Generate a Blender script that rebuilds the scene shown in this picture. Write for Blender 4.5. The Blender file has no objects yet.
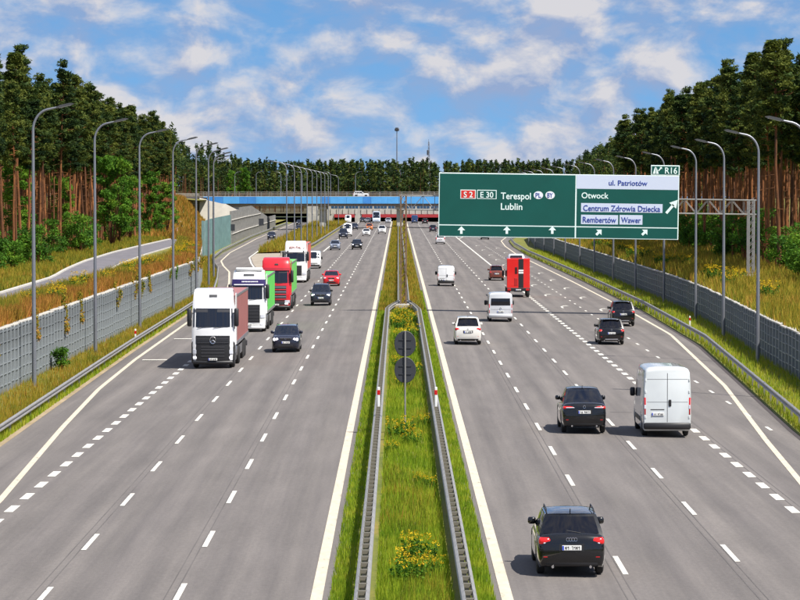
import bpy, bmesh, math, random
import numpy as np
from mathutils import Vector, Matrix
random.seed(7); rng = np.random.default_rng(7)
R = math.radians

# ------------------------------------------------------------------ camera, world, sun, exposure
CAM_H, FPX, VX, VY = 10.3, 2960.0, 398.0, 190.0        # pixel units of the 800 x 600 photograph
scene = bpy.context.scene
col = scene.collection
cam = bpy.data.cameras.new('camera'); cam_o = bpy.data.objects.new('camera', cam); col.objects.link(cam_o)
cam.sensor_width = 36.0; cam.lens = FPX / 800 * 36.0
cam.clip_start = 1.0; cam.clip_end = 20000
cam_o.location = (0, 0, CAM_H)
cam_o.rotation_euler = (R(90) - math.atan((300 - VY) / FPX), 0, -math.atan((400 - VX) / FPX))
scene.camera = cam_o
scene.view_settings.view_transform = 'Standard'; scene.view_settings.look = 'None'
scene.view_settings.gamma = 1.0; scene.view_settings.use_curve_mapping = False
scene.view_settings.exposure = 0.72

SUN_EL, SUN_AZ = R(57), R(-38)          # azimuth measured from +X towards +Y: sun stands right of and behind the camera
sun_dir = Vector((math.cos(SUN_EL) * math.cos(SUN_AZ), math.cos(SUN_EL) * math.sin(SUN_AZ), math.sin(SUN_EL)))
world = bpy.data.worlds.new('World'); scene.world = world; world.use_nodes = True
wn, wl = world.node_tree.nodes, world.node_tree.links
bg = wn['Background']; bg.inputs['Strength'].default_value = 0.076
sky = wn.new('ShaderNodeTexSky'); sky.sky_type = 'NISHITA'; sky.sun_disc = False
sky.sun_elevation = SUN_EL; sky.sun_rotation = math.atan2(sun_dir.x, sun_dir.y)
sky.air_density = 1.0; sky.dust_density = 0.3; sky.ozone_density = 3.0; sky.altitude = 100
tc = wn.new('ShaderNodeTexCoord')
lift = wn.new('ShaderNodeVectorMath'); lift.operation = 'ADD'; lift.inputs[1].default_value = (0, 0, 0.17)
wl.new(tc.outputs['Generated'], lift.inputs[0]); wl.new(lift.outputs[0], sky.inputs['Vector'])
hs = wn.new('ShaderNodeHueSaturation'); hs.inputs['Saturation'].default_value = 1.25; hs.inputs['Value'].default_value = 1.15
wl.new(sky.outputs[0], hs.inputs['Color'])
def cloud_field(loc):
    """puffy cloud density over the sky directions; loc shifts the sample towards the light"""
    mp = wn.new('ShaderNodeMapping'); mp.inputs['Scale'].default_value = (1, 1, 1.7); mp.inputs['Location'].default_value = loc
    wl.new(tc.outputs['Generated'], mp.inputs['Vector'])
    a = wn.new('ShaderNodeTexNoise'); a.inputs['Scale'].default_value = 40; a.inputs['Detail'].default_value = 8; a.inputs['Roughness'].default_value = 0.56; a.inputs['Distortion'].default_value = 0.25
    b = wn.new('ShaderNodeTexNoise'); b.inputs['Scale'].default_value = 15; b.inputs['Detail'].default_value = 2
    wl.new(mp.outputs[0], a.inputs['Vector']); wl.new(mp.outputs[0], b.inputs['Vector'])
    m = wn.new('ShaderNodeMath'); m.operation = 'MULTIPLY_ADD'; m.inputs[1].default_value = 0.5
    wl.new(b.outputs[0], m.inputs[0]); wl.new(a.outputs[0], m.inputs[2]); return m
d0 = cloud_field((0.31, 0.2, 0.07)); d1 = cloud_field((0.31 + 0.004, 0.2, 0.07 + 0.012))
cr = wn.new('ShaderNodeValToRGB'); cr.color_ramp.elements[0].position = 0.565; cr.color_ramp.elements[0].color = (0, 0, 0, 1)
cr.color_ramp.elements[1].position = 0.84; cr.color_ramp.elements[1].color = (0.9, 0.9, 0.9, 1)
wl.new(d0.outputs[0], cr.inputs[0])
df = wn.new('ShaderNodeMath'); df.operation = 'SUBTRACT'; wl.new(d0.outputs[0], df.inputs[0]); wl.new(d1.outputs[0], df.inputs[1])
cc = wn.new('ShaderNodeValToRGB'); df2 = wn.new('ShaderNodeMath'); df2.operation = 'ADD'; df2.inputs[1].default_value = 0.5; wl.new(df.outputs[0], df2.inputs[0])
cc.color_ramp.elements[0].position = 0.42; cc.color_ramp.elements[0].color = (2.5, 3.25, 5.0, 1)
cc.color_ramp.elements[1].position = 0.64; cc.color_ramp.elements[1].color = (6.0, 5.75, 5.8, 1)
wl.new(df2.outputs[0], cc.inputs[0])
mixc = wn.new('ShaderNodeMix'); mixc.data_type = 'RGBA'
wl.new(cr.outputs[0], mixc.inputs[0]); wl.new(hs.outputs[0], mixc.inputs[6]); wl.new(cc.outputs[0], mixc.inputs[7])
wl.new(mixc.outputs[2], bg.inputs['Color'])
sun = bpy.data.lights.new('sun', 'SUN'); sun.energy = 4.6; sun.angle = R(0.5); sun.color = (1.0, 0.95, 0.87)
sun_o = bpy.data.objects.new('sun', sun); col.objects.link(sun_o)
sun_o.rotation_euler = (-sun_dir).to_track_quat('-Z', 'Y').to_euler()

# ------------------------------------------------------------------ materials
def _mat(name):
    m = bpy.data.materials.new(name); m.use_nodes = True
    return m, m.node_tree.nodes, m.node_tree.links, m.node_tree.nodes['Principled BSDF']
def mat(name, c, rough=0.6, metal=0.0, coat=0.0, emit=None, var=0.0, vscale=3.0, bump=0.0, bscale=40.0, spec=0.5):
    m, n, l, b = _mat(name)
    b.inputs['Base Color'].default_value = (*c, 1); b.inputs['Roughness'].default_value = rough
    b.inputs['Metallic'].default_value = metal; b.inputs['Coat Weight'].default_value = coat; b.inputs['Coat Roughness'].default_value = 0.04
    b.inputs['Specular IOR Level'].default_value = spec if not coat else .25
    if emit: b.inputs['Emission Color'].default_value = (*emit[:3], 1); b.inputs['Emission Strength'].default_value = emit[3]
    t = n.new('ShaderNodeTexCoord')
    if var:
        z = n.new('ShaderNodeTexNoise'); z.inputs['Scale'].default_value = vscale; z.inputs['Detail'].default_value = 5
        l.new(t.outputs['Object'], z.inputs['Vector'])
        r = n.new('ShaderNodeValToRGB'); r.color_ramp.elements[0].position = 0.3; r.color_ramp.elements[1].position = 0.72
        r.color_ramp.elements[0].color = (*[x * (1 - var) for x in c], 1); r.color_ramp.elements[1].color = (*[min(1, x * (1 + var)) for x in c], 1)
        l.new(z.outputs[0], r.inputs[0]); l.new(r.outputs[0], b.inputs['Base Color'])
    if bump:
        z = n.new('ShaderNodeTexNoise'); z.inputs['Scale'].default_value = bscale; z.inputs['Detail'].default_value = 4
        l.new(t.outputs['Object'], z.inputs['Vector'])
        p = n.new('ShaderNodeBump'); p.inputs['Strength'].default_value = bump; p.inputs['Distance'].default_value = 0.02
        l.new(z.outputs[0], p.inputs['Height']); l.new(p.outputs[0], b.inputs['Normal'])
    return m
_paints = {}
def paint(c, rough=0.28, metal=0.0):
    k = (c, rough, metal)
    if k not in _paints: _paints[k] = mat('car_paint', c, rough, metal, coat=1.0, var=0.04, vscale=1.5)
    return _paints[k]
def ramp_mat(name, stops, scale=(1, 1, 1), nscale=1.0, detail=6, rough=0.9, bump=0.0, bscale=20, coords='Object', second=None):
    m, n, l, b = _mat(name)
    t = n.new('ShaderNodeTexCoord'); mpn = n.new('ShaderNodeMapping'); mpn.inputs['Scale'].default_value = scale
    l.new(t.outputs[coords], mpn.inputs['Vector'])
    z = n.new('ShaderNodeTexNoise'); z.inputs['Scale'].default_value = nscale; z.inputs['Detail'].default_value = detail; z.inputs['Roughness'].default_value = 0.65
    l.new(mpn.outputs[0], z.inputs['Vector'])
    r = n.new('ShaderNodeValToRGB'); e = r.color_ramp.elements
    while len(e) < len(stops): e.new(0.5)
    for k, (p, c) in enumerate(stops): e[k].position = p; e[k].color = (*c, 1)
    l.new(z.outputs[0], r.inputs[0])
    out = r.outputs[0]
    if second:                                        # (scale, nscale, dark, light): a second layer multiplied on
        mp2 = n.new('ShaderNodeMapping'); mp2.inputs['Scale'].default_value = second[0]; l.new(t.outputs[coords], mp2.inputs['Vector'])
        z2 = n.new('ShaderNodeTexNoise'); z2.inputs['Scale'].default_value = second[1]; z2.inputs['Detail'].default_value = 5; l.new(mp2.outputs[0], z2.inputs['Vector'])
        r2 = n.new('ShaderNodeMapRange'); r2.inputs['From Min'].default_value = 0.3; r2.inputs['From Max'].default_value = 0.7
        r2.inputs['To Min'].default_value = second[2]; r2.inputs['To Max'].default_value = second[3]; l.new(z2.outputs[0], r2.inputs['Value'])
        mu = n.new('ShaderNodeMix'); mu.data_type = 'RGBA'; mu.blend_type = 'MULTIPLY'; mu.inputs[0].default_value = 1
        l.new(out, mu.inputs[6]); l.new(r2.outputs[0], mu.inputs[7]); out = mu.outputs[2]
    l.new(out, b.inputs['Base Color']); b.inputs['Roughness'].default_value = rough
    if bump:
        zb = n.new('ShaderNodeTexNoise'); zb.inputs['Scale'].default_value = bscale; zb.inputs['Detail'].default_value = 5; l.new(t.outputs[coords], zb.inputs['Vector'])
        p = n.new('ShaderNodeBump'); p.inputs['Strength'].default_value = bump; p.inputs['Distance'].default_value = 0.05
        l.new(zb.outputs[0], p.inputs['Height']); l.new(p.outputs[0], b.inputs['Normal'])
    return m
def leaf_mat(name, stops, trans=0.25, nscale=0.6, tint=0.35):
    # leaf colour from a noise through the crown, a random value per leaf and per plant
    m, n, l, b = _mat(name)
    t = n.new('ShaderNodeTexCoord'); z = n.new('ShaderNodeTexNoise'); z.inputs['Scale'].default_value = nscale; z.inputs['Detail'].default_value = 3
    l.new(t.outputs['Object'], z.inputs['Vector'])
    at = n.new('ShaderNodeAttribute'); at.attribute_name = 'rnd'
    oi = n.new('ShaderNodeObjectInfo')
    a1 = n.new('ShaderNodeMath'); a1.operation = 'MULTIPLY_ADD'; a1.inputs[1].default_value = tint; l.new(at.outputs['Fac'], a1.inputs[0]); l.new(z.outputs[0], a1.inputs[2])
    a2 = n.new('ShaderNodeMath'); a2.operation = 'MULTIPLY_ADD'; a2.inputs[1].default_value = 0.22; l.new(oi.outputs['Random'], a2.inputs[0]); l.new(a1.outputs[0], a2.inputs[2])
    a3 = n.new('ShaderNodeMath'); a3.operation = 'SUBTRACT'; a3.inputs[1].default_value = tint / 2 + 0.11; l.new(a2.outputs[0], a3.inputs[0])
    r = n.new('ShaderNodeValToRGB'); e = r.color_ramp.elements
    while len(e) < len(stops): e.new(0.5)
    for k, (p, c) in enumerate(stops): e[k].position = p; e[k].color = (*c, 1)
    l.new(a3.outputs[0], r.inputs[0]); l.new(r.outputs[0], b.inputs['Base Color'])
    b.inputs['Roughness'].default_value = 0.75; b.inputs['Specular IOR Level'].default_value = 0.2
    tr = n.new('ShaderNodeBsdfTranslucent'); l.new(r.outputs[0], tr.inputs['Color'])
    ms = n.new('ShaderNodeMixShader'); ms.inputs[0].default_value = trans
    l.new(b.outputs[0], ms.inputs[1]); l.new(tr.outputs[0], ms.inputs[2]); l.new(ms.outputs[0], n['Material Output'].inputs['Surface'])
    return m

def trunk_mat(name, stops, scale, nscale, detail, rough, bump, bscale):
    m = ramp_mat(name, stops, scale, nscale, detail, rough, bump, bscale); n, l = m.node_tree.nodes, m.node_tree.links; b = n['Principled BSDF']
    src = b.inputs['Base Color'].links[0].from_socket; t = n.new('ShaderNodeTexCoord'); oi = n.new('ShaderNodeObjectInfo')
    mpn = n.new('ShaderNodeMapping'); mpn.inputs['Scale'].default_value = (1, 1, .02); z = n.new('ShaderNodeTexNoise'); z.inputs['Scale'].default_value = .45; z.inputs['Detail'].default_value = 2
    l.new(t.outputs['Object'], mpn.inputs[0]); l.new(mpn.outputs[0], z.inputs['Vector'])
    a = n.new('ShaderNodeMath'); a.operation = 'ADD'; l.new(oi.outputs['Random'], a.inputs[0]); l.new(z.outputs[0], a.inputs[1])
    r = n.new('ShaderNodeMapRange'); r.inputs['From Min'].default_value = .3; r.inputs['From Max'].default_value = 1.6; r.inputs['To Min'].default_value = .18; r.inputs['To Max'].default_value = 1.55; l.new(a.outputs[0], r.inputs['Value'])
    mu = n.new('ShaderNodeMix'); mu.data_type = 'RGBA'; mu.blend_type = 'MULTIPLY'; mu.inputs[0].default_value = 1
    l.new(src, mu.inputs[6]); l.new(r.outputs[0], mu.inputs[7]); l.new(mu.outputs[2], b.inputs['Base Color'])
    return m

M = {}
M['asphalt'] = ramp_mat('asphalt', [(0.3, (0.110, 0.098, 0.093)), (0.7, (0.166, 0.148, 0.135))], (1.3, 0.025, 1), 1.1, 7, 0.85, bump=0.25, bscale=30, second=((0.8, 0.15, 1), 0.9, 0.90, 1.08))
M['asphalt_path'] = ramp_mat('asphalt_path', [(0.3, (0.12, 0.115, 0.13)), (0.7, (0.16, 0.15, 0.165))], (1, .2, 1), 1.0, 5, 0.9)
M['gore'] = ramp_mat('pale_paving', [(0.3, (0.27, 0.23, 0.18)), (0.7, (0.36, 0.31, 0.25))], (1, .3, 1), .8, 5, 0.9)
M['sand'] = ramp_mat('sandy_shoulder', [(0.3, (0.24, 0.18, 0.10)), (0.7, (0.36, 0.28, 0.18))], (1, .3, 1), 1.5, 5, 0.95, bump=.4)
M['white_line'] = ramp_mat('road_paint', [(0.30, (0.24, 0.22, 0.20)), (0.40, (0.58, 0.56, 0.50)), (0.7, (0.68, 0.66, 0.60))], (1, .5, 1), 5, 6, .8)
M['cream_line'] = ramp_mat('road_paint_cream', [(0.30, (0.24, 0.22, 0.19)), (0.40, (0.50, 0.44, 0.34)), (0.7, (0.60, 0.53, 0.42))], (1, .3, 1), 4, 6, .8)
def add_tracks(m):
    n, l = m.node_tree.nodes, m.node_tree.links; b = n['Principled BSDF']; src = b.inputs['Base Color'].links[0].from_socket
    t = n.new('ShaderNodeTexCoord'); sp = n.new('ShaderNodeSeparateXYZ'); l.new(t.outputs['Object'], sp.inputs[0])
    a = n.new('ShaderNodeMath'); a.operation = 'MULTIPLY_ADD'; a.inputs[1].default_value = 2 * math.pi / 1.73; a.inputs[2].default_value = -0.3 * 2 * math.pi / 1.73; l.new(sp.outputs[0], a.inputs[0])
    c = n.new('ShaderNodeMath'); c.operation = 'COSINE'; l.new(a.outputs[0], c.inputs[0])
    mpn = n.new('ShaderNodeMapping'); mpn.inputs['Scale'].default_value = (.25, .02, 1); l.new(t.outputs['Object'], mpn.inputs[0])
    z = n.new('ShaderNodeTexNoise'); z.inputs['Scale'].default_value = 1; z.inputs['Detail'].default_value = 4; l.new(mpn.outputs[0], z.inputs['Vector'])
    k = n.new('ShaderNodeMath'); k.operation = 'MULTIPLY'; l.new(c.outputs[0], k.inputs[0]); l.new(z.outputs[0], k.inputs[1])
    q = n.new('ShaderNodeMath'); q.operation = 'MULTIPLY_ADD'; q.inputs[1].default_value = -0.13; q.inputs[2].default_value = 1.0; l.new(k.outputs[0], q.inputs[0])
    mu = n.new('ShaderNodeMix'); mu.data_type = 'RGBA'; mu.blend_type = 'MULTIPLY'; mu.inputs[0].default_value = 1
    l.new(src, mu.inputs[6]); l.new(q.outputs[0], mu.inputs[7])
    mp3 = n.new('ShaderNodeMapping'); mp3.inputs['Scale'].default_value = (1, .5, 1); l.new(t.outputs['Object'], mp3.inputs[0])
    g = n.new('ShaderNodeTexNoise'); g.inputs['Scale'].default_value = 9; g.inputs['Detail'].default_value = 6; g.inputs['Roughness'].default_value = .8; l.new(mp3.outputs[0], g.inputs['Vector'])
    gr = n.new('ShaderNodeMapRange'); gr.inputs['From Min'].default_value = .3; gr.inputs['From Max'].default_value = .7; gr.inputs['To Min'].default_value = .84; gr.inputs['To Max'].default_value = 1.16; l.new(g.outputs[0], gr.inputs['Value'])
    m2 = n.new('ShaderNodeMix'); m2.data_type = 'RGBA'; m2.blend_type = 'MULTIPLY'; m2.inputs[0].default_value = 1; l.new(mu.outputs[2], m2.inputs[6]); l.new(gr.outputs[0], m2.inputs[7])
    l.new(m2.outputs[2], b.inputs['Base Color'])
add_tracks(M['asphalt'])
M['seam'] = mat('sealed_joint', (0.105, 0.095, 0.090), 0.8, var=.25, vscale=.3)
M['kerb'] = mat('kerb_concrete', (0.45, 0.43, 0.39), 0.9, var=0.2, vscale=2)
M['drain'] = mat('drain_channel', (0.05, 0.04, 0.04), 0.9)
M['grass_soil'] = ramp_mat('verge_soil', [(0.30, (0.07, 0.10, 0.012)), (0.5, (0.14, 0.15, 0.02)), (0.7, (0.22, 0.17, 0.035))], (1, .35, 1), 0.5, 6, 0.95, bump=.6, bscale=6)
M['bank_soil'] = ramp_mat('bank_soil', [(0.30, (0.07, 0.10, 0.015)), (0.5, (0.16, 0.15, 0.022)), (0.72, (0.26, 0.17, 0.035))], (1, .5, 1), 0.35, 6, 0.95, bump=.6, bscale=4)
M['ground'] = ramp_mat('field', [(0.3, (0.035, 0.05, 0.012)), (0.7, (0.08, 0.085, 0.025))], (1, 1, 1), 0.03, 6, 0.95)
M['forest_floor'] = ramp_mat('forest_floor', [(0.3, (0.04, 0.045, 0.015)), (0.7, (0.10, 0.07, 0.03))], (1, 1, 1), 0.3, 6, 0.95)
M['steel'] = mat('galvanised_steel', (0.34, 0.33, 0.31), 0.5, 0.5, var=0.15, vscale=1.5)
M['spacer'] = mat('spacer_steel', (0.24, 0.22, 0.17), 0.6, 0.3, var=.25, vscale=2)
M['steel_dark'] = mat('galvanised_post', (0.30, 0.29, 0.28), 0.5, 0.5, var=0.15, vscale=3)
M['rust'] = mat('weathered_steel', (0.20, 0.13, 0.08), 0.7, 0.3, var=0.3, vscale=3)
M['pole'] = mat('lamp_pole_steel', (0.24, 0.25, 0.28), 0.45, 0.5, var=0.1, vscale=0.8)
M['lamp_head'] = mat('lamp_housing', (0.07, 0.07, 0.075), 0.5, 0.2)
M['lamp_glass'] = mat('lamp_glass', (0.55, 0.56, 0.58), 0.2)
M['wire'] = mat('gabion_wire', (0.26, 0.285, 0.30), 0.55, 0.2, var=.35, vscale=.5)
M['concrete'] = mat('concrete', (0.42, 0.40, 0.36), 0.9, var=0.18, vscale=0.6, bump=0.2)
M['concrete_pale'] = mat('pale_concrete', (0.48, 0.45, 0.40), 0.9, var=0.12, vscale=0.4)
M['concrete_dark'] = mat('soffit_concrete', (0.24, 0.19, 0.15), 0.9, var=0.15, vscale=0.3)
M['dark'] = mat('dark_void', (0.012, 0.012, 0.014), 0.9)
M['black'] = mat('black_plastic', (0.018, 0.018, 0.020), 0.5)
M['dgrey'] = mat('dark_grey_plastic', (0.05, 0.05, 0.055), 0.5)
M['rubber'] = mat('tyre_rubber', (0.022, 0.021, 0.021), 0.8, bump=.1)
M['rim'] = mat('alloy_rim', (0.42, 0.42, 0.44), 0.3, 0.8)
M['rim_dark'] = mat('dark_rim', (0.10, 0.10, 0.105), 0.4, 0.6)
M['chrome'] = mat('chrome', (0.75, 0.75, 0.77), 0.12, 1.0)
M['glass'] = mat('tinted_glass', (0.010, 0.013, 0.022), 0.05, 0.0, spec=0.7)
M['glass_rear'] = mat('privacy_glass', (0.006, 0.006, 0.009), 0.06, 0.0, spec=0.6)
M['red_lens'] = mat('red_lamp_lens', (0.55, 0.012, 0.015), 0.15, coat=.5)
M['red_lit'] = mat('red_lamp_lit', (0.75, 0.02, 0.02), 0.2, coat=.5, emit=(1, 0.03, 0.03, 0.08))
M['lamp_lens'] = mat('headlamp_lens', (0.62, 0.64, 0.70), 0.1, coat=.6)
M['lamp_lit'] = mat('headlamp_lit', (0.8, 0.8, 0.85), 0.1, coat=.6, emit=(0.93, 0.9, 1, 0.8))
M['plate'] = mat('plate_white', (0.75, 0.75, 0.72), 0.5)
M['plate_blue'] = mat('plate_blue', (0.02, 0.06, 0.5), 0.5)
M['plate_ink'] = mat('plate_ink', (0.02, 0.02, 0.02), 0.6)
M['white'] = mat('white_enamel', (0.80, 0.80, 0.79), 0.4, coat=.4)
M['sign_green'] = mat('sign_green', (0.0, 0.080, 0.062), 0.45, var=0.08, vscale=0.5)
M['sign_white'] = mat('sign_white', (0.80, 0.83, 0.86), 0.5)
M['sign_pale'] = mat('sign_pale', (0.60, 0.66, 0.80), 0.5)
M['sign_blue_ink'] = mat('sign_blue_ink', (0.02, 0.05, 0.30), 0.5)
M['sign_red'] = mat('sign_red', (0.62, 0.03, 0.02), 0.5)
M['sign_text'] = mat('sign_text_white', (0.78, 0.92, 0.88), 0.5)
M['sign_back'] = mat('sign_back_grey', (0.035, 0.038, 0.046), 0.55, var=.1)
M['blue_fascia'] = mat('blue_fascia', (0.09, 0.36, 0.74), 0.5, var=0.12, vscale=.5)
M['blue_fascia_dark'] = mat('blue_fascia_dark', (0.05, 0.24, 0.62), 0.5, var=0.12, vscale=.5)
M['red_beam'] = mat('red_steel', (0.38, 0.03, 0.035), 0.5, var=.1)
M['blue_glass'] = mat('blue_window', (0.03, 0.08, 0.16), 0.08)
M['barrier_grey'] = mat('barrier_grey', (0.14, 0.15, 0.165), 0.8, var=.12, vscale=1.2)
M['barrier_green'] = mat('barrier_green', (0.17, 0.27, 0.27), 0.35, var=.15, vscale=.7)
M['trunk'] = trunk_mat('pine_bark', [(0.30, (0.055, 0.022, 0.010)), (0.52, (0.20, 0.070, 0.020)), (0.75, (0.42, 0.17, 0.048))], (3, 3, .5), 1.4, 5, 0.9, bump=.5, bscale=12)
M['needles'] = leaf_mat('pine_needles', [(0.22, (0.012, 0.032, 0.010)), (0.48, (0.040, 0.072, 0.013)), (0.76, (0.125, 0.145, 0.022))], .22, .5, .5)
M['leaves'] = leaf_mat('shrub_leaves', [(0.25, (0.03, 0.085, 0.010)), (0.5, (0.075, 0.19, 0.014)), (0.78, (0.18, 0.30, 0.025))], .3, .7)
M['blades_green'] = leaf_mat('grass_blades', [(0.2, (0.13, 0.24, 0.012)), (0.5, (0.29, 0.38, 0.020)), (0.78, (0.46, 0.42, 0.05))], .35, .5, .5)
M['blades_dry'] = leaf_mat('dry_grass_blades', [(0.22, (0.07, 0.11, 0.010)), (0.42, (0.19, 0.20, 0.018)), (0.60, (0.36, 0.28, 0.028)), (0.80, (0.42, 0.22, 0.045))], .35, .35, .45)
M['blades_orange'] = leaf_mat('orange_grass_blades', [(0.2, (0.11, 0.13, 0.015)), (0.45, (0.33, 0.19, 0.025)), (0.75, (0.44, 0.18, 0.045))], .35, .35, .45)
M['goldenrod'] = leaf_mat('goldenrod_flowers', [(0.3, (0.50, 0.32, 0.01)), (0.7, (0.78, 0.55, 0.02))], .3, 2)
def gabion_mat():
    m, n, l, b = _mat('gabion_stone')
    t = n.new('ShaderNodeTexCoord'); v = n.new('ShaderNodeTexVoronoi'); v.inputs['Scale'].default_value = 5.5; l.new(t.outputs['Object'], v.inputs['Vector'])
    z = n.new('ShaderNodeTexNoise'); z.inputs['Scale'].default_value = .35; z.inputs['Detail'].default_value = 5
    oi = n.new('ShaderNodeObjectInfo'); ad = n.new('ShaderNodeVectorMath'); l.new(t.outputs['Object'], ad.inputs[0]); l.new(oi.outputs['Location'], ad.inputs[1]); l.new(ad.outputs[0], z.inputs['Vector'])
    r = n.new('ShaderNodeValToRGB'); r.color_ramp.elements[0].color = (0.045, 0.050, 0.055, 1); r.color_ramp.elements[1].color = (0.16, 0.17, 0.18, 1)
    s = n.new('ShaderNodeSeparateColor'); l.new(v.outputs['Color'], s.inputs[0]); l.new(s.outputs[0], r.inputs[0])
    r2 = n.new('ShaderNodeValToRGB'); r2.color_ramp.elements[0].position = .35; r2.color_ramp.elements[0].color = (.8, .95, .98, 1); r2.color_ramp.elements[1].position = .68; r2.color_ramp.elements[1].color = (1, .95, .9, 1); l.new(z.outputs[0], r2.inputs[0])
    mu = n.new('ShaderNodeMix'); mu.data_type = 'RGBA'; mu.blend_type = 'MULTIPLY'; mu.inputs[0].default_value = 1; l.new(r.outputs[0], mu.inputs[6]); l.new(r2.outputs[0], mu.inputs[7])
    l.new(mu.outputs[2], b.inputs['Base Color']); b.inputs['Roughness'].default_value = .9
    p = n.new('ShaderNodeBump'); p.inputs['Strength'].default_value = 1; p.inputs['Distance'].default_value = .12; p.invert = True
    l.new(v.outputs['Distance'], p.inputs['Height']); l.new(p.outputs[0], b.inputs['Normal'])
    return m
M['gabion'] = gabion_mat()

# ------------------------------------------------------------------ helpers
def link(name, mesh, parent=None, loc=(0, 0, 0), rot=(0, 0, 0)):
    o = bpy.data.objects.new(name, mesh); col.objects.link(o)
    o.location = loc; o.rotation_euler = rot
    if parent is not None: o.parent = parent
    return o
def tag(o, label=None, cat=None, group=None, kind=None):
    if label: o['label'] = label
    if cat: o['category'] = cat
    if group: o['group'] = group
    if kind: o['kind'] = kind
    return o
def thing(name, label, cat, loc=(0, 0, 0), rz=0, group=None):
    return tag(link(name, None, None, loc, (0, 0, rz)), label, cat, group)
def copy_tree(o, parent=None):
    c = o.copy(); col.objects.link(c); c.parent = parent
    for ch in list(o.children): copy_tree(ch, c)
    return c

class MB:
    def __init__(s): s.v = []; s.f = []
    def add(s, vs, fs):
        b = len(s.v); s.v += [tuple(p) for p in vs]; s.f += [tuple(i + b for i in f) for f in fs]; return s
    def box(s, x0, x1, y0, y1, z0, z1):
        return s.add([(x0, y0, z0), (x1, y0, z0), (x1, y1, z0), (x0, y1, z0), (x0, y0, z1), (x1, y0, z1), (x1, y1, z1), (x0, y1, z1)],
                     [(0, 3, 2, 1), (4, 5, 6, 7), (0, 1, 5, 4), (1, 2, 6, 5), (2, 3, 7, 6), (3, 0, 4, 7)])
    def cbox(s, x0, x1, y0, y1, z0, z1, b=0.02):
        b = min(b, abs(x1 - x0) * .45, abs(y1 - y0) * .45, abs(z1 - z0) * .45)
        def ring(i, z):
            a0, a1, c0, c1 = x0 + i, x1 - i, y0 + i, y1 - i
            return [(a0 + b, c0, z), (a1 - b, c0, z), (a1, c0 + b, z), (a1, c1 - b, z), (a1 - b, c1, z), (a0 + b, c1, z), (a0, c1 - b, z), (a0, c0 + b, z)]
        return s.loft([ring(b * .7, z0), ring(0, z0 + b), ring(0, z1 - b), ring(b * .7, z1)])
    def loft(s, rings, cap=True, closed=True):
        n = len(rings[0]); vs = [p for r in rings for p in r]; fs = []
        for i in range(len(rings) - 1):
            for j in range(n if closed else n - 1):
                k = (j + 1) % n
                fs.append((i * n + j, i * n + k, (i + 1) * n + k, (i + 1) * n + j))
        if cap and closed:
            fs.append(tuple(range(n))[::-1]); fs.append(tuple((len(rings) - 1) * n + j for j in range(n)))
        return s.add(vs, fs)
    def tube(s, pts, rad, n=8, cap=True):
        pts = [Vector(p) for p in pts]; rings = []
        if not hasattr(rad, '__len__'): rad = [rad] * len(pts)
        for i, p in enumerate(pts):
            d = (pts[min(i + 1, len(pts) - 1)] - pts[max(i - 1, 0)]).normalized()
            a = d.cross(Vector((0, 1, 0)) if abs(d.y) < .9 else Vector((1, 0, 0))).normalized(); c = d.cross(a)
            rings.append([p + (a * math.cos(t) + c * math.sin(t)) * rad[i] for t in [2 * math.pi * k / n for k in range(n)]])
        return s.loft(rings, cap)
    def bar(s, a, b, w): return s.tube([a, b], w * .7, 4)
    def prism(s, poly, y0, y1):          # polygon in x,z extruded along y
        n = len(poly)
        vs = [(x, y0, z) for x, z in poly] + [(x, y1, z) for x, z in poly]
        return s.add(vs, [tuple(range(n)), tuple(range(2 * n - 1, n - 1, -1))] + [(i, i + n, (i + 1) % n + n, (i + 1) % n) for i in range(n)])
    def wheel(s, x0, x1, r, n=20, hub=0.0):     # lathe about X
        prof = [(x0, hub), (x0, r * .82), (x0 + (x1 - x0) * .12, r * .97), (x0 + (x1 - x0) * .3, r), (x1 - (x1 - x0) * .3, r), (x1 - (x1 - x0) * .12, r * .97), (x1, r * .82), (x1, hub)]
        rings = [[(x, q * math.cos(2 * math.pi * k / n), q * math.sin(2 * math.pi * k / n)) for k in range(n)] for x, q in prof]
        return s.loft(rings, hub > 0)
    def patch(s, fn, u0, u1, v0, v1, nu=6, nv=4, off=0.006, thick=0.02, sgn=1):
        """a panel that follows the surface fn(u, v), set proud by off, with a skirt back into it"""
        def nrm(u, v):
            e = 1e-3; p = Vector(fn(u, v)); a = Vector(fn(u + e, v)) - p; b = Vector(fn(u, v + e)) - p
            return a.cross(b).normalized() * sgn
        g = []; back = []
        for i in range(nu + 1):
            for j in range(nv + 1):
                u = u0 + (u1 - u0) * i / nu; v = v0 + (v1 - v0) * j / nv
                p = Vector(fn(u, v)); k = nrm(u, v); g.append(p + k * off); back.append(p + k * (off - thick))
        W = nv + 1; fs = [(i * W + j, (i + 1) * W + j, (i + 1) * W + j + 1, i * W + j + 1) for i in range(nu) for j in range(nv)]
        B = [i * W for i in range(nu + 1)] + [nu * W + j for j in range(1, W)] + [i * W + nv for i in range(nu - 1, -1, -1)] + [j for j in range(nv - 1, 0, -1)]
        nb = len(g); vs = g + [back[i] for i in B]
        for q in range(len(B)):
            w = (q + 1) % len(B); fs.append((B[q], nb + q, nb + w, B[w]))
        if sgn < 0: fs = [f[::-1] for f in fs]
        return s.add(vs, fs)
    def mesh(s, name, m, smooth=None):
        me = bpy.data.meshes.new(name); me.from_pydata(s.v, [], s.f); me.materials.append(m)
        if smooth:
            me.polygons.foreach_set('use_smooth', [True] * len(me.polygons)); me.set_sharp_from_angle(angle=R(smooth))
        me.update(); return me
    def build(s, name, m, parent=None, loc=(0, 0, 0), rot=(0, 0, 0), smooth=None):
        return link(name, s.mesh(name, m, smooth), parent, loc, rot)

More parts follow.
